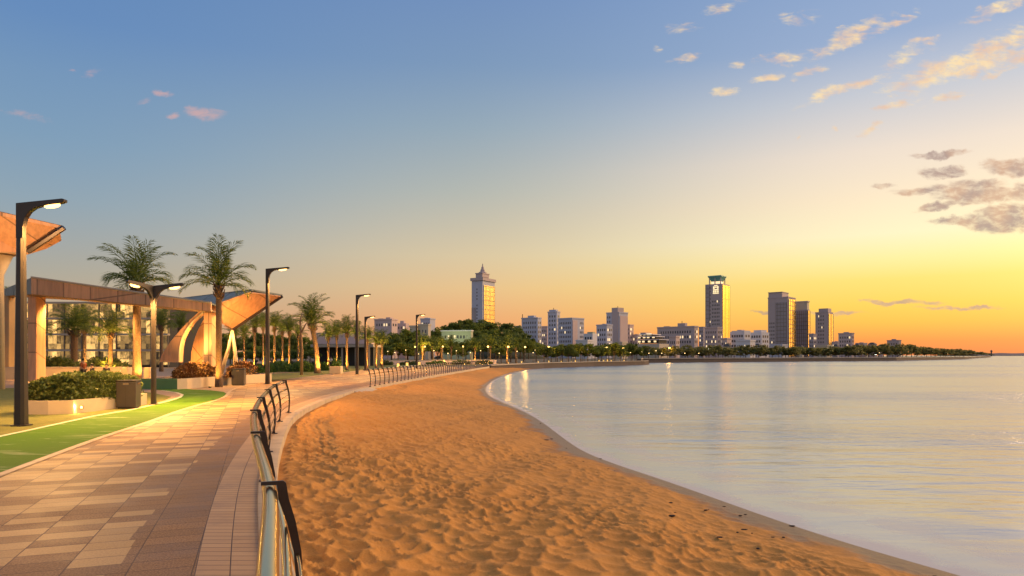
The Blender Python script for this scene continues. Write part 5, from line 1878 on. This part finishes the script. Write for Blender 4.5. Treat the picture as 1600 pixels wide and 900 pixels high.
# the blocks behind the round trees on the left
T = Block(585, 612, 621, 500, 420, 'pink block with a bumpy roof line behind the dark round trees', 'building', 'wall_pink', turn=30)
T.win_front(6, 3.2, .05, .5, ylow=514); T.win_side(2, 3.2, .05, ylow=514)
T.box('roof_box', .55, .85, .2, .7, 497, 'wall_pink'); T.box('roof_box', .15, .4, .2, .7, 495.5, 'wall_pink'); T.parapet()
T = Block(620, 634, 639, 505, 440, 'small pink block beside the bumpy-roofed one', 'building', 'wall_pink', turn=30)
T.win_front(3, 3.2, .05, ylow=516); T.box('roof_box', .3, .7, .2, .7, 501, 'wall_pink')
T = Block(640, 650, 654, 511, 330, 'small pale house between the pink blocks and the white slab', 'building', 'wall_cream', turn=30)
T.win_front(2, 3.2, .1, ylow=520); T.parapet()
T = Block(652, 669, 673, 508.5, 330, 'white slab block with narrow dark window strips', 'building', 'wall_cream', turn=30)
T.win_front(3, 3.2, .0, .35, ylow=531); T.parapet()
T = Block(657, 672, 680, 499, 450, 'purple-grey block with a stair head above the white slab', 'building', 'wall_bluegrey', turn=34)
T.win_front(4, 3.2, .05, ylow=510); T.box('stair_head', .3, .7, .2, .8, 496, 'wall_bluegrey'); T.parapet()
T = Block(690, 736, 739, 517.5, 300, 'low flat pale green building glowing below the wooded hill', 'building', 'wall_green', turn=16, z0=0)
T.win_front(8, 2.6, .35, .5, ylow=530)
T.box('roof_slab', -.02, 1.03, -.06, 1.0, 515.6, 'wall_white')
spot('flood_light', T.S + Vector((-8, -14, 8)), T.S + Vector((-7, 0, 11)), 4500, 100, (.9, 1.0, .45), .9, .3)

# more low and mid-rise blocks between the towers
fill = [(803, 811, 816, 511, 520, 'wall_bluegrey', 'low blue-grey block at the left foot of the pale block with the aerial'), (988, 996, 1001, 524, 520, 'wall_brown', 'brown low block behind the left end of the terraced building'),
        (1046, 1056, 1062, 527, 380, 'wall_pink', 'low pink block in front of the wide flat-topped brown block'), (1127, 1136, 1143, 530, 420, 'wall_pink', 'low pink block touching the foot of the gold tower side'),
        (1150, 1172, 1180, 533, 380, 'wall_white', 'long low white building in front of the two white blocks'), (1264, 1271, 1276, 523, 560, 'wall_dark', 'dark low block between the dark glazed tower and the slim one'),
        (1203, 1222, 1231, 540, 400, 'wall_bluegrey', 'long low grey building at the foot of the broad stepped tower'), (1276, 1292, 1300, 541, 430, 'wall_cream', 'low cream building at the foot of the slim tower'),
        (1300, 1309, 1314, 535, 600, 'wall_pink', 'low pink block between the slim tower and the boxy pinkish block'), (1337, 1349, 1355, 537, 640, 'wall_brown', 'low brown block right behind the boxy pinkish block'),
        (900, 918, 926, 533, 380, 'wall_white', 'low white building in front of the green-grey one with the arched roof'), (958, 972, 980, 536, 380, 'wall_cream', 'low cream building below the tallest mid-rise block')]
for i, (x0, xs, x1, yt, Y, m, lab) in enumerate(fill):
    T = Block(x0, xs, x1, yt, Y, lab, 'building', m, turn=30)
    T.win_front(max(2, int((xs - x0) / 3)), 3.2, .22, .5, ylow=545); T.win_side(2, 3.2, .3, .5, ylow=545); T.parapet()
    T.box('roof_box', .3, .6, .2, .7, yt - 2.2, m)
# small houses along the far shore
houses = [(1131, 1143, 541, 380, 'wall_cream'), (1150, 1163, 540, 400, 'wall_pink'), (1178, 1190, 541, 420, 'wall_white'), (1217, 1229, 543, 430, 'wall_pink'), (1302, 1311, 541, 520, 'wall_brown'), (1334, 1345, 540, 540, 'wall_pink'), (1344, 1353, 541.5, 540, 'wall_brown'),
          (1356, 1370, 538, 570, 'wall_brown'), (1372, 1381, 541, 580, 'wall_pink'), (1246, 1256, 543, 470, 'wall_cream')]
for i, (x0, x1, yt, Y, m) in enumerate(houses):
    T = Block(x0, x0 + (x1 - x0) * .75, x1, yt, Y, f'small low house above the shore trees, {ORD[i]} of those from the teal-roofed tower rightwards' if i < 9 else 'small cream house below the dark glazed tower', 'house', m, turn=34, name='house', group='small houses above the far shore')
    T.win_front(3, 3.0, .3, .5, ylow=548)
    q = MB(); w, d = T.w, T.d
    q.loft([[T.P(-.4, -.4, T.H + .003), T.P(w + .4, -.4, T.H + .003), T.P(w + .4, d + .4, T.H + .003), T.P(-.4, d + .4, T.H + .003)], [T.P(w * .3, d * .3, T.H + 1.6), T.P(w * .7, d * .3, T.H + 1.6), T.P(w * .7, d * .7, T.H + 1.6), T.P(w * .3, d * .7, T.H + 1.6)]])
    q.build('roof', M['roof_dark'], T.root)
# beacon at the tip
bc = at(1549, 0, 1900); bc.z = 3
r = empty('beacon', bc, 'tiny dark beacon tower on the water behind the headland tip', 'beacon')
q = MB(); q.tube([(0, 0, -4), (0, 0, 9)], [2.2, 1.6], 8); q.build('tower', M['roof_dark'], r)
q = MB(); q.tube([(0, 0, 9), (0, 0, 9.8), (0, 0, 12), (0, 0, 13.5)], [3.2, 3.2, 2.0, .3], 8); q.build('lantern', M['roof_dark'], r)


# ------------------------------------------------------------------ trees
def tree_px(kind, px, Y, ytop, wpx, label, group, k=0, z0=0.0):
    p = at(px, 0, Y); p.z = z0
    H = CZ + (HOR - ytop) / F * Y - z0
    return tree(kind, p, wpx / F * Y, H, label, group, k)


# big round trees behind the garden wall
rt = [(590, 175, 527, 46), (612, 168, 520, 50), (637, 178, 515, 54), (662, 172, 526, 44), (684, 180, 530, 42), (622, 158, 535, 36), (648, 160, 538, 34), (598, 160, 540, 32), (705, 178, 534, 38), (728, 186, 531, 40), (750, 190, 529, 40), (576, 185, 533, 34), (774, 194, 530, 42),
      (798, 196, 527, 40), (818, 204, 531, 38), (838, 214, 536, 34), (636, 164, 543, 30), (716, 172, 543, 28), (783, 182, 542, 28)]
for i, (px, Y, yt, w) in enumerate(rt):
    tree_px('dark' if i % 3 == 1 else 'park', px, Y, yt, w * 1.1, f'dark round tree behind the garden wall, {ORD[sorted(t[0] for t in rt).index(px)]} from its left end', 'round trees behind the garden wall', i)
bt_ = [(238, 140, 521, 34), (262, 150, 524, 36), (286, 146, 527, 34), (310, 150, 524, 34), (336, 155, 526, 36), (360, 150, 520, 36), (384, 156, 523, 34), (408, 150, 519, 36), (432, 155, 523, 34), (455, 150, 522, 36), (478, 158, 526, 34), (500, 165, 524, 36), (524, 168, 524, 34), (548, 165, 527, 32), (566, 170, 527, 30),
       (250, 132, 536, 26), (300, 132, 537, 28), (348, 132, 536, 28), (396, 134, 536, 28), (444, 134, 537, 28), (486, 140, 538, 28)] + [(244 + 20 * k + (k % 3), 124 + 2 * (k % 4), 547, 30) for k in range(13)]
for i, (px, Y, yt, w) in enumerate(bt_):
    tree_px('dark' if i % 2 else 'park', px, Y, yt, w * 1.15, f'dark tree closing the view behind the grove, {ORD[sorted(t[0] for t in bt_).index(px)]} from the glass hall', 'trees behind the grove', i)
# the wooded hill
ht = [(688, 400, 512, 40), (708, 410, 503, 40), (728, 420, 499, 40), (752, 425, 500, 40), (772, 410, 503, 40), (792, 400, 506, 42), (700, 340, 521, 36), (750, 345, 517, 40), (770, 340, 514, 40), (793, 345, 515, 40), (813, 350, 520, 36), (826, 345, 528, 34), (755, 300, 523, 34), (775, 300, 525, 34), (798, 300, 527, 36), (820, 300, 534, 34),
      (742, 400, 505, 30), (674, 395, 519, 30), (806, 380, 512, 30), (838, 330, 537, 28)]
for i, (px, Y, yt, w) in enumerate(ht):
    dx = math.hypot((at(px, 0, Y).x - hx) / 0.85, Y - hy)
    z0 = float(np.interp(dx, [2, 11, 22, 33, 42], [12, 11, 8, 3, 0])) - .2
    tree_px('dark' if i % 4 else 'park', px, Y, yt, w * 1.15, f'dense tree on the wooded hill below the spire tower, {ORD[sorted(t[0] for t in ht).index(px)]} counted from the left', 'trees on the wooded hill', i, z0)
# far shore trees
rng = random.Random(5)
st = []
px = 850.0
while px < 1548:
    u = (px - 800) / F
    # the shore line's depth in this direction
    best = None
    for (x0, y0), (x1, y1) in zip(WALL1 + WALL2, (WALL1 + WALL2)[1:]):
        a0, a1 = x0 / y0, x1 / y1
        if min(a0, a1) <= u <= max(a0, a1) and abs(a1 - a0) > 1e-6:
            t = (u - a0) / (a1 - a0)
            best = y0 + t * (y1 - y0)
    Yb = (best or 985) + rng.uniform(7, 26) * (1 if px < 1300 else .6)
    ytop = np.interp(px, [850, 880, 940, 1000, 1050, 1100, 1200, 1300, 1380, 1420, 1460, 1500, 1530, 1548], [538, 539, 537, 539, 541, 540, 540, 541, 539, 539.5, 544, 546, 548.5, 553]) + rng.uniform(-2.2, 3.0) * (1 if px < 1450 else .5)
    w = rng.uniform(22, 32) if px < 1350 else rng.uniform(16, 26)
    st.append((px, Yb, ytop, w))
    px += rng.uniform(7.5, 11.5) if px < 1350 else rng.uniform(6, 8.5)
for i, (px, Y, yt, w) in enumerate(st):
    if px < 995:
        lab = f'bushy tree on the near sea wall, {ORD[i]} of its row from the wooded hill'
    elif px < 1200:
        n0 = sum(1 for s in st if s[0] < 995)
        lab = f'bushy shore tree, {ORD[i - n0]} of those between the sea wall corner and the broad stepped tower'
    elif px < 1380:
        n0 = sum(1 for s in st if s[0] < 1200)
        lab = f'bushy shore tree, {ORD[i - n0]} from the broad stepped tower towards the last small block'
    else:
        n0 = sum(1 for s in st if s[0] < 1380)
        lab = f'hazy tree on the headland, {ORD[i - n0]} counted towards its tip'
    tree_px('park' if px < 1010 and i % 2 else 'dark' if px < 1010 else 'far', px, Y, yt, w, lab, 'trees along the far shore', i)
# a second lower row closes the gaps at their feet
n2 = 0
for i, (px, Y, yt, w) in enumerate(st):
    if i % 2 == 0 and px < 1500:
        lab = f'low shrub under the far shore trees, {ORD[min(n2, 44)]} counted from the wooded hill'
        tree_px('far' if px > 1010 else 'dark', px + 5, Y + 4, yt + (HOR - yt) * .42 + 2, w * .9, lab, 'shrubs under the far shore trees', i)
        n2 += 1


# ------------------------------------------------------------------ lights of the far promenade
def lantern_meshes(mat):
    q = MB(); q.tube([(0, 0, 0), (0, 0, .92)], [.016, .010], 6)
    l = MB(); l.ball((0, 0, .955), .045, 8, 6, (1, 1, .9))
    c = MB(); c.tube([(0, 0, 1.0), (0, 0, 1.012)], [.05, .03], 8)
    return q.mesh('post', M['mullion']), l.mesh('lantern', M[mat], True), c.mesh('cap', M['dark_metal'])


LM = {k: lantern_meshes(k) for k in ('lamp_far', 'lamp_white', 'lamp_small')}


def far_lamp(px, py, Y, label, mat='lamp_far', group='lit lamps of the bay', rr=1.0):
    p = at(px, 0, Y); p.z = 0
    H = (CZ + (HOR - py) / F * Y) / .955
    o = empty('park_lamp', p, label, 'street lamp', group)
    a, b_, c = LM[mat]
    ob = link('post', a, o); ob.scale = (5, 5, H)
    k = 5.6 * rr * Y / 200
    if group == 'lit lamps of the bay':
        d = bpy.data.lights.new('lamp_light', 'POINT'); d.energy = 800; d.color = (1, .52, .10); d.shadow_soft_size = .5
        lo = bpy.data.objects.new('lamp_light', d); lo.location = p + Vector((0, 1.2, H * .955 - .4)); COL.objects.link(lo)
    ob = link('lantern', b_, o); ob.scale = (k, k, k); ob.location = (0, 0, .955 * H - .955 * k)
    ob = link('cap', c, o); ob.scale = (k, k, k); ob.location = (0, 0, .955 * H - .955 * k)
    return o


near = [(648.5, 542, 146), (664, 541.5, 148), (692, 541.5, 146), (723.5, 541.5, 150), (762.5, 541.7, 152), (794, 541.7, 158), (820.5, 542.3, 172), (857.3, 542.3, 182), (878, 543.6, 192), (896, 542.4, 190), (948, 543.4, 202), (974, 544.4, 208), (1046, 543.6, 288)]
for i, (px, py, Y) in enumerate(near):
    far_lamp(px, py, Y, f'yellow lamp on a thin post, {ORD[i]} along the bay from the dark round trees', rr=1.05 if px > 750 else .8)
far = [(1133.6, 544.2, 330), (1107, 545.5, 330), (1115, 545.5, 332), (1164, 548.5, 350), (1189, 548.8, 365), (1212, 550.5, 380), (1228, 550.5, 392), (1236, 549.8, 396), (1259, 551, 420), (1271, 551, 430), (1292, 551.3, 450), (1300, 551.3, 455), (1321, 551.2, 480), (1336.6, 551.2, 495),
       (1349, 551.2, 505), (1354, 551.2, 510), (1368, 553.8, 520), (1374, 551.6, 528), (1431, 552.5, 600), (1441, 552.6, 620), (1444, 552.6, 625), (1450, 552.6, 640), (1454, 552.6, 650), (1462, 552.6, 660), (1475, 552.8, 690), (1480, 552.8, 700), (1491, 552.9, 730), (1496, 552.9, 740)]
far.sort()
for i, (px, py, Y) in enumerate(far):
    white = px in (1107, 1115, 1368)
    far_lamp(px, py, Y - 14, ('cold white light' if white else 'yellow light') + f' on the far shore, {ORD[i]} rightwards from the wide brown block', 'lamp_white' if white else 'lamp_far' if px == 1133.6 else 'lamp_small', 'lights along the far shore', rr=1.0 if px == 1133.6 else .62)

far2 = [(606, 549, 150), (617, 551, 148), (634, 547, 152), (654, 553, 146), (678, 548, 150), (700, 552, 150), (713, 548, 158), (735, 551, 156), (751, 548, 165), (780, 552, 162), (808, 549, 172), (833, 551, 180), (836, 547, 184), (868, 549, 192), (886, 550, 196), (910, 550, 200), (925, 548, 204), (935, 549.5, 206), (962, 550, 212), (985, 551, 216), (1003, 550, 262), (1014, 552, 266), (1025, 548, 274), (1034, 552, 280), (1058, 551, 290), (1070, 552, 295), (1080, 549, 300), (1092, 552, 306), (1122, 552, 324), (1143, 551, 336)]
for i, (px, py, Y) in enumerate(far2):
    far_lamp(px, py, Y - 1.5, f'small warm light under the promenade trees, {ORD[i]} from the left', 'lamp_small', 'small lights under the promenade trees', rr=.42)
# glowing square bollards by the promenade edge
qb = MB(); qb.box(-.18, .18, -.18, .18, 0, .18); BM1 = qb.mesh('base', M['mullion'])
qb = MB(); qb.box(-.17, .17, -.17, .17, .183, .72); BM2 = qb.mesh('lantern', M['bollard_glow'])
qb = MB(); qb.box(-.2, .2, -.2, .2, .723, .80); BM3 = qb.mesh('cap', M['mullion'])
bl = [(622, 573.5, 108, 1.6), (636, 573, 116, 1.7), (655, 571, 122, 1.8), (815, 567.8, 166, 1.3), (841, 567, 176, 1.0), (857.5, 567, 180, 1.2), (877, 566.5, 186, 1.0), (936, 564.5, 200, 1.3), (943, 564.5, 202, 1.3), (949, 564.5, 203, 1.6), (955, 564.5, 204, 1.2), (975, 564.5, 208, 1.3), (762.5, 567, 152, .9), (794.5, 566.5, 158, .9), (893, 566, 190, 1.0), (899, 566, 191, 1.2)]
for i, (px, py, Y, k) in enumerate(bl):
    p = at(px, 0, Y); p.z = 0
    lab = f'square glowing bollard light behind the far railing, {ORD[i]} from the left' if i < 3 else f'square glowing bollard light on the sea wall, {ORD[sorted(b_[0] for b_ in bl[3:]).index(px)]} counted from the beach'
    o = empty('bollard_light', p, lab, 'bollard', 'glowing bollards')
    o.scale = (.6 * k, .6 * k, .6 * k)
    for nm, me in (('base', BM1), ('lantern', BM2), ('cap', BM3)):
        link(nm, me, o)
# warm lights under the trees (stalls and lamps hidden in the leaves)
# ------------------------------------------------------------------ wrack along the tide line
g = random.Random(3)
q = MB()
for i in range(48):
    y = g.choice([g.uniform(9, 14), g.uniform(12, 22), g.uniform(18, 34)])
    off_m = abs(g.gauss(1.2, .55)) if g.random() < .75 else g.uniform(1, 2.6)
    sx_, kx_ = float(shore(y)), float(kerb(y))
    x = sx_ - off_m
    s = (x - kx_) / (sx_ - kx_)
    if s < .3:
        continue
    z = -.16 + (-.84) * s ** 1.25
    sc = g.uniform(.012, .04) * (1.5 if g.random() < .15 else 1)
    q.ball((x, y, z + .008), sc, 6, 4, (g.uniform(.8, 2.0), g.uniform(.5, 1.0), .35))
o = q.build('debris', M['seaweed'])
o['kind'] = 'stuff'
